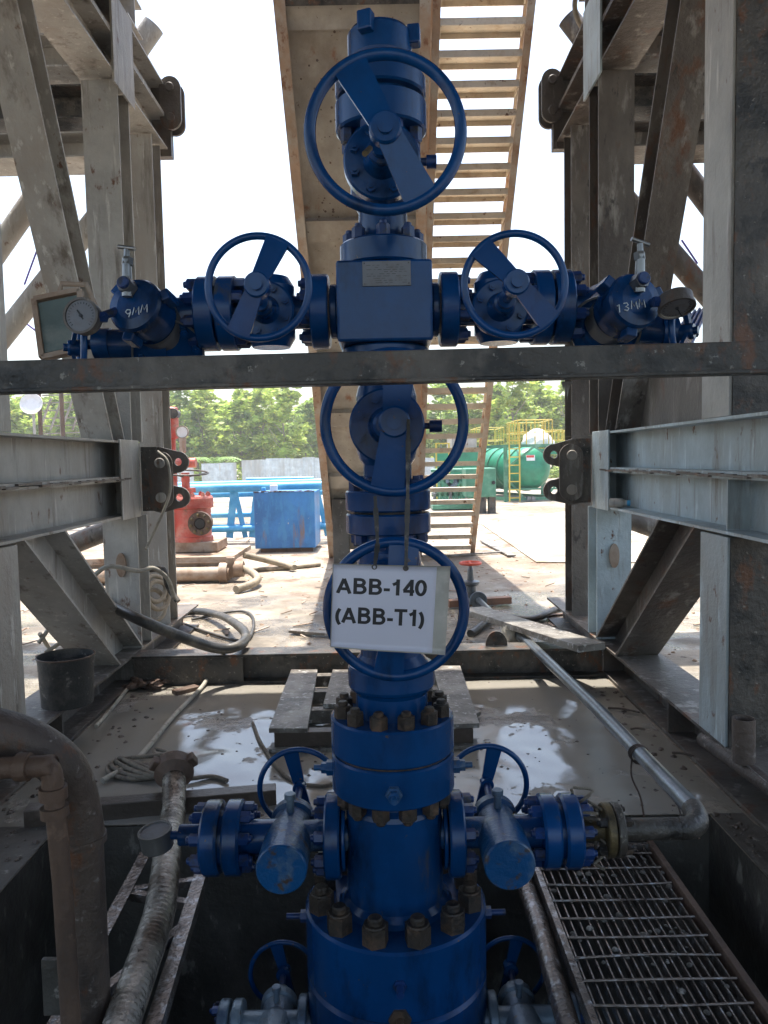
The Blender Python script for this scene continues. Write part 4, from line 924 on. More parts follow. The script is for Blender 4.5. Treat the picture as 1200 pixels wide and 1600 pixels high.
# plastic bottle on the right beam
b0 = WX(963, 791, XR-.0); b0 = Vector((1.50, 5.0, 1.164)); b0 = WY(960, 786, 4.9); bo = root('plastic_bottle', b0, 'small plastic bottle with blue cap lying on the right beam flange', 'bottle')
mb = MB(); a = Vector((1,-.5,0)).normalized(); mb.lathe(b0-a*.03, a, [(0,0),(.026,0),(.03,.006),(.03,.075),(.018,.10),(.018,.11),(0,.11)], 20); mb.build('bottle_body', 'steel', bo)
mb = MB(); mb.lathe(b0+a*.08, a, [(.019,0),(.019,.018),(0,.018)], 18); mb.build('bottle_cap', 'ltblue', bo)
# planks and valve behind the cross beam, right
def plank(p, q, wdt, th, mt, label, name='plank', up=(0,0,1), group=None):
    mb = MB(); mb.bar(p, q, wdt, th, up); return tag(mb.build(name, mt, bevel=.004), label, 'plank', group)
plank(WZ(738, 953, .24), WZ(925, 1012, .30), .20, .045, 'wood', 'broad weathered board resting slanted on the cross beam beside the galvanised pipe')
plank(WZ(700, 943, .05), WZ(797, 937, .05), .10, .07, 'wood_r', 'short brown timber lying behind the small red wheeled valve')
vv = root('yard_valve', (m1.x, m1.y, 0), 'small grey valve with a bright red handwheel standing in the yard', 'valve')
vz = WY(735, 880, m1.y+.1); vy = m1.y+.1
mb = MB(); mb.lathe((vz.x, vy, .05), (0,0,1), [(0,0),(.07,0),(.07,.03),(.04,.06),(.055,.12),(.055,.18),(.09,.20),(.09,.225),(.035,.24),(.03,.34),(.02,.36),(.015,vz.z-.05),(0,vz.z-.05)], 24); mb.build('valve_body', 'galv', vv)
mb = MB(); mb.torus((vz.x, vy, vz.z), (0,0,1), .10, .014, 32, 8); mb.bar((vz.x-.1, vy, vz.z), (vz.x+.1, vy, vz.z), .02, .012); mb.bar((vz.x, vy-.1, vz.z), (vz.x, vy+.1, vz.z), .02, .012); mb.build('handwheel', 'redw', vv)
ropeobj('black_hose', [WZ(735,990,.03), WZ(775,965,.05), WZ(830,968,.05), WZ(880,950,.05), WZ(930,965,.05)], .035, 'hose', 'dark bent hose lying beyond the cross beam against the right columns', 'hose')
mb = MB(); 
for k in range(5):
    c_ = WZ(865+k*12, 978+random.uniform(-8,8), .08); mb.lathe(c_, (random.uniform(-1,1),random.uniform(-1,1),.3), [(0,0),(.03,0),(.035,.08),(.02,.1),(0,.1)], 10)
M['trash'] = mat('crumpled_sack', (.5,.46,.38), .7, 0, [((.2,.17,.13), 12, .5, .7, 1)], .4, 20)
rg = MB(); ctr = WZ(797, 985, .22)
for i in range(9):
    pass
rg = MB(); cs = []
for j in range(6):
    for i in range(14):
        t = 2*math.pi*i/14; r_ = .05+.02*math.sin(i*2.3+j)+.01*j; cs.append(ctr+Vector((math.cos(t)*r_, math.sin(t)*r_, .05-.035*j)))
rg.v = cs
for j in range(5):
    for i in range(14): rg.f.append((j*14+i, j*14+(i+1)%14, (j+1)*14+(i+1)%14, (j+1)*14+i)); rg.sm.append(True)
tag(rg.build('rag', 'trash'), 'crumpled pale sack wrapped round the far end of the galvanised pipe', 'rag')
mb = MB(); q = WY(885, 596, 1.83); 
for k in range(4): mb.prism([q+Vector((k*.006-.012,0,0)), q+Vector((k*.006-.002,.004,0)), q+Vector((k*.004-.006,.002,-.02-.012*((k*7)%3)))], (0,.001,0))
tag(mb.build('cloth_scrap', 'cloth'), 'torn grey scrap of cloth hanging under the black cross bar', 'cloth')

# ---------------- hoses, cords, rope and debris, left
ropeobj('rubber_hose', [WZ(70,905,.55), WZ(150,935,.50), WY(205,962,4.7), WY(270,990,4.75), WZ(340,1013,.27), WZ(378,1006,.26), WZ(380,985,.23), WZ(345,962,.10), WZ(300,955,.05), WZ(262,968,.04), WZ(235,985,.04)], .035, 'hose', 'thick black rubber hose looping over the cross beam from the left brace', 'hose')
ropeobj('grey_cable', [WZ(355,1014,.25), WZ(330,1040,.10), WZ(318,1070,.03), WZ(270,1120,.03), WZ(215,1185,.03), WZ(160,1220,.03)], .014, 'cord', 'long pale cable running over the mud from the cross beam to the left', 'cable')
ropeobj('thin_cable', [WZ(275,970,.02), WZ(330,990,.02), WZ(385,1000,.02), WZ(395,965,.02), WZ(370,955,.02), WZ(300,968,.02)], .014, 'hose', 'thin dark cable curling on the ground beyond the cross beam', 'cable')
ropeobj('bank_cord', [WZ(210,1062,.02), WZ(180,1100,.02), WZ(150,1135,.02)], .012, 'cord', 'short rope end lying in the mud along the left base beam', 'rope')
pts = []
for k in range(26):
    t = k*.9; pts.append(WZ(205+42*math.cos(t)*(1-.01*k)+k*.6, 1205+13*math.sin(t*1.07)-k*.35, .02+.0016*k))
pts += [WZ(262,1178,.05), WZ(240,1172,.03), WZ(270,1215,.03), WZ(330,1213,.02), WZ(355,1220,.02)]
ropeobj('coiled_rope', pts, .011, 'rope', 'tangled muddy rope coil on the mud beside the hose union', 'rope', k=5, n=6)
ropeobj('mud_rope', [WZ(395,1130,.015), WZ(410,1165,.015), WZ(450,1215,.015), WZ(500,1228,.015), WZ(525,1222,.015)], .009, 'rope', 'thin rope lying in the puddle left of the wellhead', 'rope')
random.seed(11)
def clod(mb, c_, r_):
    k = len(mb.v); n_ = 7; c_ = Vector(c_); ph = random.random()*6
    rows = [(0, 1), (.55, .8), (.9, .35)]
    for h, q in rows:
        for i in range(n_): a = 2*math.pi*i/n_+ph; rr_ = r_*q*random.uniform(.75, 1.25); mb.v.append(c_+Vector((math.cos(a)*rr_, math.sin(a)*rr_, h*r_*random.uniform(.5,.9))))
    for j in range(2):
        for i in range(n_): i2 = (i+1) % n_; mb.f.append((k+j*n_+i, k+j*n_+i2, k+(j+1)*n_+i2, k+(j+1)*n_+i)); mb.sm.append(False)
    mb.f.append(tuple(k+2*n_+i for i in range(n_))); mb.sm.append(False)
mb = MB(); c_ = WZ(228, 1075, .01)
for k in range(22): clod(mb, c_+Vector((random.gauss(0,.06), random.gauss(0,.05), random.uniform(0,.05))), random.uniform(.02,.045))
tag(mb.build('clod_heap', 'rusty'), 'small heap of rusty muddy scrap on the mud in front of the cross beam', 'scrap')
a0 = WZ(272,1083,.02); a1 = WZ(308,1074,.02); mb = MB(); mb.bar(a0, a1, .07, .035); tag(mb.build('brick', 'rusty', bevel=.006), 'brown brick lying in the sunlit mud by the cross beam', 'brick')
mb = MB()
for k in range(170):
    x = random.uniform(X0+.05, X1-.05); y = Y0+.05+(Y1-Y0-.1)*random.random()
    clod(mb, (x, y, mudz(x, y)-.003), random.uniform(.004, .013))
for k in range(120): clod(mb, (random.uniform(CX1+.01, 1.46), random.uniform(1.7, 3.1), .008), random.uniform(.004, .012)); clod(mb, (random.uniform(-1.70, CX0-.01), random.uniform(1.7, 3.1), .008), random.uniform(.004, .016))
for k in range(260):
    a_ = random.random()*6.28; clod(mb, (random.gauss(-.3, .9), random.uniform(3.12, 3.9), mudz(0, 3.5)-.002), random.uniform(.003, .010)) if k % 2 else clod(mb, (random.uniform(X0+.02, X0+.3) if k % 4 else random.uniform(X1-.3, X1-.02), random.uniform(3.2, 5.0), .003), random.uniform(.006, .02))
tag(mb.build('mud_crumbs', 'wood_d'), 'small dark crumbs of mud and splinters scattered over the wet floor', 'debris', kind='stuff')
mb = MB()
for k in range(900):
    y = 5.4+abs(random.gauss(0, 1))*8; x = random.uniform(-.55, .5)*y
    clod(mb, (x, y, 0), random.uniform(.004, .016)*(1+y*.05))
for k in range(150):
    y = 5.5+abs(random.gauss(0, 1))*5; x = random.uniform(-.5, .45)*y; a_ = random.random()*3.14; L_ = random.uniform(.04, .22)
    mb.bar((x, y, .012), (x+math.cos(a_)*L_, y+math.sin(a_)*L_, .014+random.random()*.02), random.uniform(.008,.03), .008)
tag(mb.build('yard_gravel', 'skid'), 'loose stones and clods strewn over the dirt yard', 'gravel', kind='stuff')
for i, (a, b, wd, lab) in enumerate((((700,868),(790,862),.07,'thin board lying at the foot of the orange stairs'), ((755,845),(800,868),.12,'pale board lying beside the concrete pad'), ((455,985),(520,990),.10,'flat wet board in the shade left of the paper sign'), ((700,1108),(745,1118),.10,'thin wooden offcut beside the right end of the pallet'), ((820,966),(880,960),.05,'thin rusty bar lying in front of the right columns'))):
    plank(WZ(*a, .03), WZ(*b, .03), wd, .025, 'wood' if i != 4 else 'rusty', lab)
for i, (a, b, lab) in enumerate((((950,1106),(1000,1113),'dark stick lying in the mud under the galvanised pipe'), ((1050,1176),(1085,1182),'grey stick lying by the right base beam'), ((985,1139),(1008,1140),'tiny black splinter in the mud left of the base beam'))):
    ropeobj('stick', [WZ(*a, .02), WZ((a[0]+b[0])/2, (a[1]+b[1])/2-2, .025), WZ(*b, .02)], .007, 'wood_d', lab, 'stick', k=3, n=6)
# cords, hook and hose tied to the left columns
ropeobj('tied_cord', [WY(246,705,5.3), WY(262,722,5.28), WY(266,765,5.28), WY(255,800,5.28), WY(232,850,5.25), WY(228,858,5.2)], .010, 'cord', 'pale cord draped over the pinned link plate on the left frame', 'cord')
ropeobj('hanging_cord', [WY(140,905,4.9), WY(170,885,4.9), WY(215,892,5.0), WY(240,888,5.1), WY(262,905,5.2), WY(272,935,5.3)], .015, 'cord', 'grey cord strung round the left columns above the black hose', 'cord')
ropeobj('short_hose', [WY(232,890,5.6), WY(255,890,5.6), WY(262,915,5.6), WY(278,940,5.55)], .022, 'hose', 'short dark hose end sticking out between the left columns', 'hose')
for i, (yy, dx_) in enumerate(((920, 0), (930, 4), (945, -3))):
    c_ = WY(243+dx_, yy, 5.9); mb = MB(); mb.torus(c_, (.9, -.5, .2), .10+.01*i, .018, 28, 8); tag(mb.build('hose_coil', 'hose_t'), 'dusty coil of hose hanging behind the left columns', 'hose', 'coiled hoses behind the left columns')
mb = MB()
for (a, b, c2) in (((60,1005),(100,960),(140,1015)), ((70,1020),(110,1000),(150,1028)), ((62,990),(80,1015),(105,1025)), ((75,935),(110,950),(130,925))):
    mb.tube(catmull([WY(*a, 4.9), WY(*b, 5.0), WY(*c2, 4.9)], 6), .014, 8)
tag(mb.build('cable_tangle', 'cord'), 'tangle of grey cables behind the left slanting brace', 'cable', kind='stuff')
for i, (a, b, lab) in enumerate((((112,243),(38,445),'thin purple cable crossing the sky inside the left frame'), ((15,485),(60,520),'short purple cable behind the floodlight'), ((996,216),(1020,277),'thin purple cable between the right columns'), ((1065,375),(1090,412),'short purple cable right of the slanting brace'))):
    mb = MB(); mb.tube([WY(*a, 7.2), WY(*b, 7.2)], .009, 6); tag(mb.build('sky_cable', 'cableP'), lab, 'cable')
ropeobj('loop_hose', [WY(905,-30,6.0), WY(898,10,6.0), WY(908,40,6.0), WY(925,48,6.0)], .02, 'hose_t', 'pale hose loop hanging from the top of the right frame', 'hose')
mb = MB(); q4 = [WY(1040,545,4.6), WY(1078,545,4.6), WY(1108,478,4.9), WY(1078,490,4.9)]; mb.prism(q4, (0,.02,-.01)); 
for k in range(5): mb.bar(q4[0].lerp(q4[1], k/4)+Vector((0,-.005,.008)), q4[3].lerp(q4[2], k/4)+Vector((0,-.005,.008)), .012, .012)
tag(mb.build('roofing_sheet', 'tarp'), 'blue ribbed sheet leaning behind the right gauge', 'sheet')

# ================================================================ YARD BEYOND
# blue tank box
bt = root('blue_tank_box', WZ(448, 864, 0), 'rectangular chipped blue steel tank standing on the dirt left of the ramp', 'tank')
f0, f1 = WZ(399, 858, .06), WZ(497, 862, .06); bh = .93; yb_ = 12.6; xa, xb_ = WY(397, 800, yb_).x, WY(492, 800, yb_).x
mb = MB(); mb.span((xa, yb_, .07), (xb_, yb_+1.0, .07+bh)); mb.build('tank_shell', 'boxblue', bt, bevel=.012)
mb = MB(); mb.span((xa+.08, yb_+.06, 0), (xb_-.05, yb_+.16, .07)); mb.span((xa+.08, yb_+.8, 0), (xb_-.05, yb_+.9, .07)); mb.build('runner', 'rusty', bt)
mb = MB(); 
for k in range(24):
    x = xa+(xb_-xa)*k/24; mb.span((x, yb_-.01, 1.0+random.uniform(0,.006)), (x+(xb_-xa)/24, yb_+.03, 1.012+random.uniform(0,.012)))
mb.build('rusty_lip', 'rusty', bt)
mb = MB(); mb.span((xa+.24, yb_+.2, 1.0), (xa+.36, yb_+.3, 1.11)); tag(mb.build('white_jug', 'white', bevel=.01), 'small white jug standing on top of the blue tank', 'jug')
mb = MB(); mb.span((xa+.09, yb_+.25, 1.0), (xa+.16, yb_+.31, 1.07)); tag(mb.build('blue_can', 'ltblue', bevel=.01), 'small blue can on top of the blue tank beside the white jug', 'can')
# pipe rack of light blue pipes
def pipe(a, b, r_, mt, parent, name='pipe', n=16): mb = MB(); mb.cyl(a, b, r_, n=n); return mb.build(name, mt, parent)
def zy(y, Y): return WY(430, y, Y).z
pr = root('pipe_rack', (-2, 14, 0), 'light blue steel pipe rack with A shaped legs behind the blue tank', 'pipe rack')
XA = -4.6
for (y_, Y, r_) in ((762, 14.0, .085), (756, 14.4, .06), (772, 14.3, .06), (826, 14.0, .06), (804, 14.6, .055), (822, 14.6, .04)):
    z = zy(y_, Y); pipe((XA, Y, z), (-.3, Y, z+.03), r_, 'ltblue', pr)
for x_ in (366, 402, 495):
    top = WY(x_, 762, 14.0); 
    for dx_ in (-.09, .12):
        mb = MB(); mb.bar((top.x, 14.0, top.z), (top.x+dx_*1.4, 14.05, .12), .13 if dx_ < 0 else .09, .03, (0,1,0)); mb.build('rack_leg', 'ltblue', pr)
pr2 = root('far_pipe_rack', (-2, 19, 0), 'farther bright blue pipe rack seen above the blue tank', 'pipe rack')
for (xa_, xb2, y_, Y, r_) in ((278, 340, 754, 19, .05), (385, 490, 749, 20, .06), (405, 480, 753, 20.4, .07), (286, 495, 757, 18.6, .05), (290, 500, 772, 19, .05)):
    z = zy(y_, Y); pipe((WY(xa_, 750, Y).x, Y, z), (WY(xb2, 750, Y).x, Y, z), r_, 'ltblue' if y_ != 753 else 'boxblue', pr2)
for x_ in (341, 386, 488, 300):
    mb = MB(); p = WY(x_, 750, 19.5); mb.bar((p.x, 19.5, p.z), (p.x, 19.5, 0), .08, .08); mb.build('rack_leg', 'ltblue', pr2)
# right side racks behind
# red wellhead assembly on its skid
sk = root('steel_skid', WZ(300, 900, 0), 'dusty brown steel skid lying on the ground behind the left columns', 'skid')
Yk = 9.6; xs1 = WY(372, 880, Yk).x
mb = MB(); mb.span((-4.2, Yk, .26), (xs1-.06, Yk+1.3, .32)); mb.build('skid_deck', 'skid', sk)
mb = MB(); mb.hbeam((-4.2, Yk+.05, .20), (xs1-.12, Yk+.05, .20), .12, .12, (0,0,1)); mb.build('skid_beam', 'skid', sk)
mb = MB(); mb.cyl((-4.2, Yk-.04, .11), (xs1-.1, Yk-.04, .11), .09, n=20); mb.cyl((xs1-.22, Yk-.04, .12), (xs1-.12, Yk-.04, .12), .13, n=20); mb.span((xs1-.14, Yk-.06, .06), (xs1-.04, Yk+.05, .31)); mb.build('skid_tube', 'skid', sk)
mb = MB(); mb.cyl((xs1-.05, Yk, .16), (xs1+.07, Yk, .16), .10, n=20); mb.build('tube_socket', 'skid', sk)
rw = root('red_wellhead', WY(315, 865, 10.3), 'red painted spare wellhead spool with gauge, standing on the dusty skid', 'wellhead')
Yr = 10.3; xc = WY(300, 800, Yr).x; zb = .33
mb = MB(); mb.span((xc-.55, Yr-.25, zb), (xc+.38, Yr+.4, zb+.13)); mb.build('base_frame', 'skid', rw, bevel=.01)
zt = WY(308, 775, Yr).z; zsh = WY(308, 790, Yr).z
mb = MB(); mb.lathe((xc, Yr, zb+.13), (0,0,1), [(0,0),(.27,0),(.27,.06),(.25,.07),(.25,zsh-zb-.17),(.285,zsh-zb-.15),(.285,zt-zb-.16),(.27,zt-zb-.13),(0,zt-zb-.13)], 36); mb.build('spool_body', 'red', rw)
mb = MB(); bolts_in(mb, (xc, Yr, zt), (0,0,1), .23, 10, .03, .04); mb.build('top_bolts', 'red', rw)
zf = WY(316, 818, Yr-.4).z; xf = WY(313, 818, Yr-.4).x
mb = MB(); mb.cyl((xf, Yr-.1, zf), (xf, Yr-.38, zf), .10, n=24); mb.lathe((xf, Yr-.36, zf), (0,-1,0), [(0,0),(.155,0),(.155,.07),(.075,.07),(.06,.01),(0,.01)], 32); fo = mb.build('front_flange', 'rusty', rw); nuts(fo, (xf, Yr-.43, zf), (0,-1,0), .115, 8, .022, .03, 'brass', .2)
mb = MB(); mb.cyl((xf, Yr-.425, zf), (xf, Yr-.4301, zf), .062, n=24); mb.build('bore', 'ink', fo)
mb = MB(); zf2 = zf+.02; mb.cyl((xc-.62, Yr+.05, zf2), (xc, Yr, zf2), .12, n=24); mb.disc((xc-.32, Yr, zf2), (-1,0,0), .24, .08, .01, 32); mb.disc((xc-.42, Yr, zf2), (-1,0,0), .24, .08, .01, 32); mb.build('side_flange', 'red', rw)
# valve above with handwheel, and the gauge
zs = WY(302, 750, Yr).z
mb = MB(); mb.cyl((xc-.07, Yr, zt), (xc-.07, Yr, zs+.1), .055, n=20); mb.hex((xc-.07, Yr, zt+.05), (0,0,1), .13, .06); mb.build('stem_housing', 'red', rw)
mb = MB(); mb.torus((xc-.07, Yr, zs+.10), (.05,-.1,1), .30, .012, 40, 8)
for k in range(3): t = k*2.1; mb.bar((xc-.07, Yr, zs+.03), (xc-.07+math.cos(t)*.3, Yr+math.sin(t)*.3, zs+.10), .03, .01)
mb.build('handwheel', 'hose', rw)
rt = root('red_standpipe', (WY(276, 700, 11.2).x, 11.2, 0), 'tall red manifold pipe with a white gauge behind the left columns', 'manifold')
xq = WY(268, 660, 11.2).x; mb = MB(); z1_ = WY(268, 636, 11.2).z
mb.lathe((xq, 11.2, 0), (0,0,1), [(0,0),(.07,0),(.07,1.0),(.11,1.02),(.11,1.10),(.055,1.12),(.055,1.5),(.11,1.52),(.11,1.60),(.05,1.62),(.05,1.85),(.10,1.87),(.10,z1_-.02),(.07,z1_),(0,z1_)], 24)
mb.build('standpipe', 'red', rt)
p = WY(271, 646, 11.0); mb = MB(); mb.cyl((p.x, 11.2, p.z), (p.x, 10.98, p.z), .055, n=16); mb.disc((p.x, 10.99, p.z), (0,-1,0), .075, .03, .005, 20); mb.build('side_outlet', 'blackp', rt)
p = WY(284, 675, 11.0); mb = MB(); mb.lathe((p.x, 11.06, p.z), (0,-1,0), [(0,0),(.085,0),(.092,.012),(.092,.05),(.08,.05),(.078,.04),(0,.04)], 24); gx = mb.build('gauge', 'hose_t', rt)
mb = MB(); mb.cyl((p.x, 11.019, p.z), (p.x, 11.017, p.z), .077, n=24); mb.build('gauge_face', 'white', gx)
mb = MB(); mb.lathe((p.x, 11.03, p.z-.42), (0,0,1), [(0,0),(.03,0),(.03,.12),(.045,.14),(.05,.34),(0,.34)], 16); mb.build('gauge_riser', 'skid', gx)
mb = MB(); zq = p.z-.44; mb.cyl((xq-.1, 11.03, zq), (p.x+.18, 11.03, zq), .07, n=20); mb.build('manifold_arm', 'red', rt); 
# tan hose at the skid end
ropeobj('yard_hose', [(xs1+.05, Yk, .17), (xs1+.17, Yk-.1, .14), (xs1+.30, Yk-.35, .09), (xs1+.28, Yk-.65, .07), (xs1+.14, Yk-.9, .05)], .048, 'hose_t', 'short bent tan hose lying at the end of the dusty skid', 'hose')
ropeobj('yard_hose', [(xs1-.05, Yk+.7, .25), (xs1+.25, Yk+.9, .14), (xs1+.5, Yk+.9, .07), (xs1+.62, Yk+.75, .06)], .042, 'hose_t', 'tan hose with dark end lying behind the bent hose', 'hose')
ropeobj('yard_pipe', [WZ(395,890,.03), WZ(440,888,.03), WZ(500,882,.03)], .03, 'hose_t', 'thin pale pipe lying on the ground in front of the blue tank', 'pipe', k=3)
# red junk behind the left brace

# green tank in its frame
tk = root('green_tank', WY(835, 785, 25.7), 'round green frame tank with a yellow ladder and rails on top, right of the stairs', 'tank')
Yt = 25.7; xl, xr = WY(790, 740, Yt).x, WY(880, 740, Yt).x; zt0, zt1 = .05, WY(830, 694, Yt).z
xm = (xl+xr)/2; zm = (zt0+zt1)/2+.12; Rt = (zt1-zm)*.90; back = Vector((-1.7, 5.2, 0))
axb = back.normalized(); pm = Vector((xm-.02, Yt+.25, zm))
mb = MB(); prof = [(0,-.28),(Rt*.45,-.24),(Rt*.78,-.13),(Rt*.95,.02),(Rt,.18),(Rt,5.3),(Rt*.8,5.6),(0,5.7)]; mb.lathe(pm, axb, prof, 48, sharp=False); SH = mb.build('tank_shell', 'green', tk)
for k in range(7):
    mb = MB(); mb.lathe(pm+axb*(.4+k*.75), axb, [(Rt,0),(Rt+.04,0),(Rt+.04,.06),(Rt,.06)], 48); mb.build('hoop', 'green_l', SH)
for off in (Vector((0,0,0)), back):
    for x in (xl, xr):
        mb = MB(); mb.bar(Vector((x, Yt, 0))+off, Vector((x, Yt, zt1))+off, .12, .12, (0,1,0)); mb.build('frame_post', 'green_l', tk)
    for z in (.1, zt1-.05, .42):
        if z == .42 and off.length: continue
        mb = MB(); mb.bar(Vector((xl+.06, Yt, z))+off, Vector((xr-.06, Yt, z))+off, .10, .10 if z != .42 else .06); mb.build('frame_rail', 'green_l', tk)
for x in (xl, xr):
    for z in (.1, zt1-.05): mb = MB(); mb.bar(Vector((x, Yt+.06, z)), Vector((x, Yt-.06, z))+back, .10, .10); mb.build('frame_rail', 'green_l', tk)
for (a, b) in (((xm, zt1-.08), (xl+.05, zt1-.75)), ((xm, zt1-.08), (xr-.05, zt1-.75)), ((xm-.35, .12), (xl+.05, .75)), ((xm+.35, .12), (xr-.05, .75))):
    mb = MB(); mb.bar((a[0], Yt-.02, a[1]), (b[0], Yt-.02, b[1]), .06, .06, (0,1,0)); mb.build('frame_brace', 'green_l', tk)
ll, lr = WY(796, 740, Yt-.3).x, WY(812, 740, Yt-.3).x; lt_ = WY(804, 662, Yt-.3).z
lad = MB()
for x in (ll, lr): lad.bar((x, Yt-.3, .02), (x, Yt-.3, lt_), .045, .045, (0,1,0))
for k in range(9): z = .15+k*.27; lad.bar((ll, Yt-.3, z), (lr, Yt-.3, z), .035, .035)
lad.build('ladder', 'yellow', tk)
def rails(parent, x0, x1, y0, y1, z0, h, n_, mt='yellow'):
    mb = MB(); cs = [Vector((x0,y0,0)), Vector((x1,y0,0)), Vector((x1,y1,0)), Vector((x0,y1,0))]
    for a, b in zip(cs, cs[1:]+cs[:1]):
        for z in (z0+h, z0+h*.5): mb.tube([a+Vector((0,0,z)), b+Vector((0,0,z))], .019, 6)
        for k in range(n_): p = a.lerp(b, k/n_); mb.tube([p+Vector((0,0,z0)), p+Vector((0,0,z0+h))], .019, 6)
    return mb.build('guard_rail', mt, parent)
rails(tk, WY(809,680,Yt).x, WY(863,680,Yt).x, Yt, Yt+2.2, zt1, .80, 4)
mb = MB(); mb.prism([(WY(822,710,Yt-.12).x, Yt-.10, WY(822,711,Yt).z), (WY(835,710,Yt).x, Yt-.10, WY(822,711,Yt).z), (WY(835,710,Yt).x, Yt-.10, WY(822,720,Yt).z), (WY(822,710,Yt).x, Yt-.10, WY(822,720,Yt).z)], (0,.02,0))
pm_ = mb.build('warning_plate', 'whp', tk); 
mb = MB(); a_, b2_ = WY(822.6,711.5,Yt-.105), WY(834.4,714.8,Yt-.105); mb.span((a_.x, Yt-.108, b2_.z), (b2_.x, Yt-.105, a_.z)); mb.build('red_panel', 'redp', pm_)
for x_ in (827, 834): mb = MB(); p = WY(x_, 779, Yt-.2); mb.cyl((p.x, Yt+.2, p.z), (p.x, Yt-.2, p.z), .07, n=14); mb.build('outlet_pipe', 'galv', tk)
# white sack on the tank top
mb = MB(); wb = WY(840, 692, Yt+1.2); ns = 20
for j in range(9):
    for i in range(ns):
        a = 2*math.pi*i/ns; ph = j/8*math.pi/2; r_ = .55*math.cos(ph)*(1+.12*math.sin(i*2.7+j)+.07*math.sin(i*5+j*2)); mb.v.append(Vector((wb.x+math.cos(a)*r_*.95, Yt+1.2+math.sin(a)*r_*.8, zt1+.0+math.sin(ph)*.52*(1+.1*math.sin(i*3)))))
for j in range(8):
    for i in range(ns): mb.f.append((j*ns+i, j*ns+(i+1)%ns, (j+1)*ns+(i+1)%ns, (j+1)*ns+i)); mb.sm.append(True)
tag(mb.build('white_sack', 'white'), 'bulging white sack lying on top of the green tank inside the yellow rails', 'sack')
# second railed platform behind, and green pump skid
p2 = root('rail_platform', (WY(775,700,29).x, 29, 0), 'yellow railed green platform behind the green tank beside the stairs', 'platform')
for (xa_, xb2, ya_, yb2) in ((745, 787, 704, 668), (855, 880, 700, 672), (885, 902, 700, 672)):
    a, b = WY(xa_, ya_, 29), WY(xb2, yb2, 29); rails(p2, a.x, b.x, 29, 31, a.z-.1, b.z-a.z+.1, 3)
mb = MB(); a, b = WY(700, 704, 29), WY(900, 709, 29); mb.span((a.x, 29, b.z), (b.x, 31, a.z)); mb.build('deck', 'green', p2)
for x_ in (705, 760, 850, 895): mb = MB(); a = WY(x_, 707, 29); mb.span((a.x-.08, 29.1, 0), (a.x+.08, 29.25, a.z-.05)); mb.build('platform_post', 'green_l', p2)
gs = root('pump_skid', (WY(725,785,22).x, 22, 0), 'green pump skid crowded with pipes and valves seen through the stair steps', 'pump skid')
Yg = 22; a, b = WY(676, 784, Yg), WY(752, 784, Yg)
mb = MB(); mb.span((a.x, Yg, 0.04), (b.x, Yg+1.6, .16)); mb.build('skid_base', 'green_l', gs)
random.seed(5)
for k in range(9):
    x = a.x+(b.x-a.x)*(k+.5)/9; h = random.uniform(.45, .95); mb = MB(); mb.cyl((x, Yg+.3, .16), (x, Yg+.3, h), .05, n=12); mb.disc((x, Yg+.3, h*.6), (0,0,1), .10, .05, .005, 16); mb.build('riser_pipe', 'green_l' if k % 3 else 'galv', gs)
for k, (fx, zc_, R_2, mt) in enumerate(((.30, .88, .20, 'green_l'), (.42, .86, .19, 'silver_b'), (.8, .92, .22, 'galv'), (.62, .9, .16, 'green_l'))):
    x = a.x+(b.x-a.x)*fx; mb = MB(); mb.lathe((x, Yg+.2, zc_), (0,-1,0), [(0,-.5),(R_2*.8,-.5),(R_2*.8,-.02),(R_2,0),(R_2,.08),(R_2*.5,.08),(R_2*.5,.02),(0,.02)], 24); mb.build('pump_head', mt, gs)
mb = MB(); mb.cyl((a.x, Yg+.5, .45), (b.x, Yg+.5, .45), .07, n=14); mb.cyl((a.x, Yg+.6, 1.15), (b.x, Yg+.6, 1.15), .05, n=14); mb.build('header_pipe', 'green_l', gs)
gb = root('green_cabinet', (WY(765,785,20.5).x, 20.5, 0), 'light green steel cabinet with a round black port beside the stair foot', 'cabinet')
a, b = WY(752, 777, 20.5), WY(775, 731, 20.5); mb = MB(); mb.span((a.x-.4, 20.5, a.z), (b.x, 21.6, b.z)); mb.build('cabinet_body', 'green_l', gb, bevel=.03)
mb = MB(); p = WY(771, 754, 20.5); mb.cyl((p.x, 20.55, p.z), (p.x, 20.46, p.z), .05, n=16); mb.build('port', 'ink', gb)
for x_ in (755, 770): mb = MB(); p = WY(x_, 780, 20.6); mb.span((p.x-.1, 20.6, 0), (p.x+.08, 20.9, a.z)); mb.build('cabinet_foot', 'steel_d', gb)
tb_ = root('tan_container', (WY(722,700,26.5).x, 26.5, 0), 'pale steel engine housing above the pump skid, behind the stair steps', 'container')
a, b = WY(706, 716, 26.5), WY(745, 677, 26.5); mb = MB(); mb.span((a.x, 26.5, .05), (b.x, 28.5, b.z)); mb.build('housing_body', 'steel', tb_, bevel=.03)
mb = MB(); mb.span((a.x-.6, 26.4, .05), (b.x+.2, 26.5, WY(706,707,26.5).z)); mb.build('lower_panel', 'green', tb_)
lad = MB(); ll, lr = WY(682, 740, 24).x, WY(702, 740, 24).x; z0_, z1_ = WY(690, 722, 24).z, WY(690, 692, 24).z
for x in (ll, lr): lad.bar((x, 24, .0), (x, 24, z1_), .05, .05, (0,1,0))
for k in range(5): z = z1_-.02-k*.28; lad.bar((ll, 24, z), (lr, 24, z), .04, .04)
tag(lad.build('yellow_ladder', 'yellow'), 'short yellow ladder behind the stair steps left of the green tank', 'ladder')
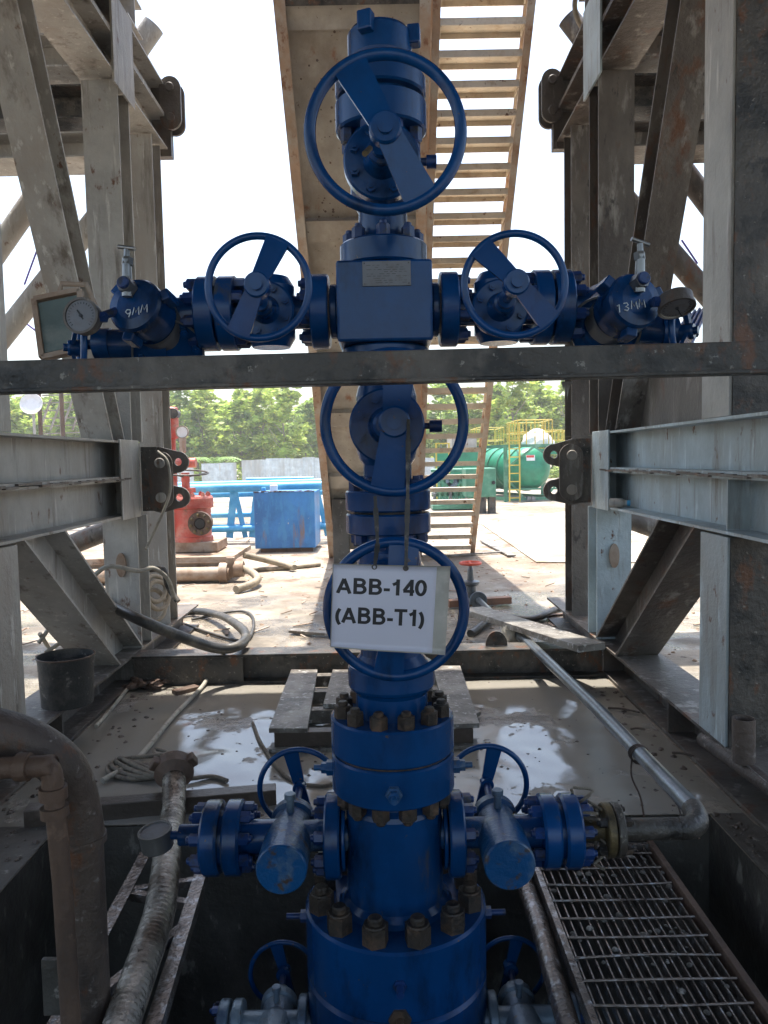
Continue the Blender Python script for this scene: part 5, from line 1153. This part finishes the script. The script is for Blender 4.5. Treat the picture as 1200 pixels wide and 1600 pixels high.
# zinc sheet fences
def fence(x0p, x1p, Y, hpx0, hpx1, lab):
    fr = root('zinc_fence', (WY(x0p,740,Y).x, Y, 0), lab, 'fence'); xa_, xb2 = WY(x0p,740,Y).x, WY(x1p,740,Y).x; n_ = max(2, int((xb2-xa_)/.78))
    for k in range(n_):
        x = xa_+(xb2-xa_)*k/n_; x2 = xa_+(xb2-xa_)*(k+1)/n_+.03; h = 1.5+(hpx0+(hpx1-hpx0)*k/n_)+random.uniform(-.04,.05); mb = MB(); q = 8; yo = .02*(k % 2)
        for i in range(q):
            u0, u1 = x+(x2-x)*i/q, x+(x2-x)*(i+1)/q; ya_, yb2 = Y+yo+.02*(i % 2), Y+yo+.02*((i+1) % 2)
            mb.quad((u0,ya_,0), (u1,yb2,0), (u1,yb2,h), (u0,ya_,h)); mb.quad((u0,ya_+.004,0), (u0,ya_+.004,h), (u1,yb2+.004,h), (u1,yb2+.004,0))
        mb.build('zinc_sheet', 'sheet', fr)
    mb = MB(); mb.bar((xa_, Y+.07, .9), (xb2, Y+.07, .9), .05, .05); mb.build('fence_rail', 'wood', fr)
fence(180, 302, 50, -.3, -.1, 'grey zinc sheet fence half hidden behind the red standpipe')
fence(315, 369, 50, -.05, .10, 'zinc sheet fence between the gap and the red wellhead')
fence(378, 530, 50, .15, .25, 'long pale zinc sheet fence behind the blue tank')
fence(640, 700, 50, .1, .1, 'short zinc sheet fence right of the ramp')
# lattice frame with dish, far left
lt2 = root('lattice_tower', (WY(95,640,18).x, 18, 0), 'pale rusty lattice frame far behind the left columns', 'lattice tower')
for k, x_ in enumerate((62, 82, 97, 115, 130)):
    mb = MB(); p = WY(x_, 640, 18); mb.bar((p.x, 18+.5*(k % 2), 0), (p.x, 18+.5*(k % 2), 3.4), .07, .07, (0,1,0)); mb.build('lattice_post', 'steel' if k % 2 else 'rusty', lt2)
for k in range(9):
    z = 1.9+k*.18; mb = MB(); mb.bar((WY(60,640,18).x, 18.25, z), (WY(132,640,18).x, 18.25, z+.02), .03, .03); mb.build('lattice_rung', 'steel', lt2)
for k in range(4):
    mb = MB(); a, b = WY(62+17*k, 672, 18.2), WY(80+17*k, 622, 18.2); mb.bar(a, b, .04, .04, (0,1,0)); mb.build('lattice_brace', 'steel', lt2)
dh = root('satellite_dish', WY(50, 660, 17), 'white satellite dish seen between the left columns', 'dish')
p = WY(50, 632, 17); mb = MB(); mb.lathe(p, (.15,-1,.25), [(.0,0),(.14,.015),(.24,.06),(.235,.075),(.13,.03),(0,.015)], 28); mb.build('dish_bowl', 'white', dh)
mb = MB(); mb.cyl((p.x, 17.05, 0), (p.x, 17.05, p.z), .03, n=10); mb.build('dish_pole', 'steel', dh)

# ================================================================ TREES
def crown_mesh(name, mt, h, wd, nl, seed, ls):
    """many small leaf faces gathered in loose clumps round a few limbs"""
    rnd = random.Random(seed); mb = MB(); cl = []
    for k in range(26):
        t = rnd.random(); z = h*(.28+.72*t); r_ = wd*(.55+.6*math.sin(t*2.6))*(1-.55*t)*rnd.uniform(.1, 1); a = rnd.random()*6.283
        cl.append((Vector((math.cos(a)*r_, math.sin(a)*r_, z)), rnd.uniform(.35, .85)*wd*.42))
    cl.append((Vector((0,0,h*.98)), wd*.22))
    for k in range(nl):
        c_, r_ = rnd.choice(cl)
        d = Vector((rnd.gauss(0,1), rnd.gauss(0,1), rnd.gauss(0,.55))).normalized()*r_*rnd.random()**.4
        p = c_+d; n_ = Vector((rnd.gauss(0,1), rnd.gauss(0,1), rnd.gauss(.9,1))).normalized(); u, v, a = frame(n_); s_ = ls*rnd.uniform(.6, 1.3); q = u*s_; e = v*s_*.5
        mb.quad(p-q, p-e, p+q, p+e)
    return mb.mesh(name, mt, Vector())
def trunk_mesh(h, seed):
    rnd = random.Random(seed); mb = MB(); top = Vector((rnd.uniform(-.3,.3), rnd.uniform(-.3,.3), h*.85))
    mb.tube([Vector(), top*.35+Vector((.06,0,0)), top*.7, top], [.11, .085, .05, .015], 7)
    for k in range(7):
        t = rnd.uniform(.35, .8); b = top*t; a = rnd.random()*6.28; L_ = rnd.uniform(.8, 1.6); mb.tube([b, b+Vector((math.cos(a)*L_*.5, math.sin(a)*L_*.5, L_*.5)), b+Vector((math.cos(a)*L_, math.sin(a)*L_, L_*1.2))], [.045, .03, .008], 5)
    return mb.mesh('trunk', 'bark', Vector())
kinds = []
for i in range(5): kinds.append((crown_mesh('crown', 'leafA' if i != 2 else 'leafB', 6.6, 2.0, 1500, 20+i, .26), trunk_mesh(6.2, 40+i)))
rt2 = random.Random(3); LAB = []
def tree(x, y, sc_, k, lab, grp, nm='rubber_tree'):
    r_ = root(nm, (x, y, 0), lab, 'tree', grp); r_.rotation_euler.z = rt2.random()*6.28; r_.scale = (sc_, sc_, sc_*rt2.uniform(.82, 1.2))
    for nme, me in (('crown', kinds[k][0]), ('trunk', kinds[k][1])):
        o = bpy.data.objects.new(nme, me); COL.objects.link(o); o.parent = r_
GL = 'slender green plantation tree in the wall of trees behind the zinc fence'
for row, (Y, n_) in enumerate(((57, 30), (62, 34), (68, 36))):
    for k in range(n_):
        x = -32+66*(k+.5)/n_+rt2.uniform(-.6,.6)
        pxx = 605+x/Y*1200
        if 505 < pxx < 650: continue
        big = 1.0 if pxx < 600 else (.80 if pxx < 790 else .95)
        tree(x, Y+rt2.uniform(-1.5,1.5), big*rt2.uniform(.90, 1.10), rt2.randrange(5), GL, 'plantation trees behind the fence')
tree(WY(800,700,50).x, 50, 1.08, 1, 'loose tall tree rising above the other trees right of the stairs', None)
# scrub at the wood's foot and a palm
mb = MB(); rs_ = random.Random(9)
for k in range(5200):
    x = rs_.uniform(-32, 32); y = rs_.uniform(52, 57); z = abs(rs_.gauss(0, .55)); n_ = Vector((rs_.gauss(0,1), rs_.gauss(0,1), rs_.gauss(.6,1))).normalized(); u, v, a = frame(n_); s_ = rs_.uniform(.15,.32); p = Vector((x,y,z)); mb.quad(p-u*s_, p-v*s_*.5, p+u*s_, p+v*s_*.5)
tag(mb.build('undergrowth', 'leafB'), 'low green undergrowth along the foot of the plantation', 'undergrowth', kind='stuff')
mb = MB()
for k in range(16000):
    x = rs_.uniform(-60, 60); y = rs_.uniform(74, 82); z = rs_.uniform(0, 6.2+.8*mn.noise(Vector((x*.25, 0, 0)))); n_ = Vector((rs_.gauss(0,1), rs_.gauss(0,1), rs_.gauss(.6,1))).normalized(); u, v, a = frame(n_); s_ = rs_.uniform(.3,.6); p = Vector((x,y,z)); mb.quad(p-u*s_, p-v*s_*.5, p+u*s_, p+v*s_*.5)
tag(mb.build('far_wood', 'leafB'), 'dense mass of green wood behind the rows of plantation trees', 'wood', kind='stuff')
for (px_, sc_, lab) in ((335, 1.0, 'young palm with arching fronds at the foot of the trees, left'), (430, .8, 'smaller palm behind the long zinc fence'), (692, .7, 'low palm right of the ramp at the wood edge')):
    b_ = WY(px_, 730, 53); pr_ = root('palm', (b_.x, 53, 0), lab, 'palm')
    mb = MB(); mb.cyl((b_.x,53,0), (b_.x,53,1.1*sc_), .14, .10, 8); mb.build('trunk', 'bark', pr_)
    mb = MB()
    for k in range(13):
        a = k*2.4; L_ = 2.1*sc_; 
        for q in range(12):
            t = q/12; c_ = Vector((b_.x+math.cos(a)*L_*t, 53+math.sin(a)*L_*t, 1.1*sc_+L_*(.9*t-.85*t*t)+.3)); sd2 = Vector((-math.sin(a), math.cos(a), -.4)); ln = .5*sc_*(1-t*.6)
            f_ = Vector((math.cos(a), math.sin(a), 0))*.09
            for s in (-1, 1): e = Vector((sd2.x*s, sd2.y*s, -.5))*ln; mb.quad(c_-f_, c_+f_, c_+e+f_*1.5, c_+e+f_)
    mb.build('fronds', 'leafC', pr_)

# ================================================================ HAZE over the hot yard
hz = MB(); hz.span((-70, -9, -2.7), (70, 90, 13)); hzo = hz.build('haze', 'ink'); hzo.data.materials.clear()
HM = bpy.data.materials.new('haze_air'); HM.use_nodes = True; nt = HM.node_tree; nt.nodes.clear()
pv = nt.nodes.new('ShaderNodeVolumePrincipled'); pv.inputs['Color'].default_value = (.95, .97, 1, 1); pv.inputs['Density'].default_value = .0016; pv.inputs['Anisotropy'].default_value = .2
ou = nt.nodes.new('ShaderNodeOutputMaterial'); nt.links.new(pv.outputs[0], ou.inputs['Volume'])
hzo.data.materials.append(HM); tag(hzo, kind='stuff'); hzo['label'] = 'thin pale haze over the yard'
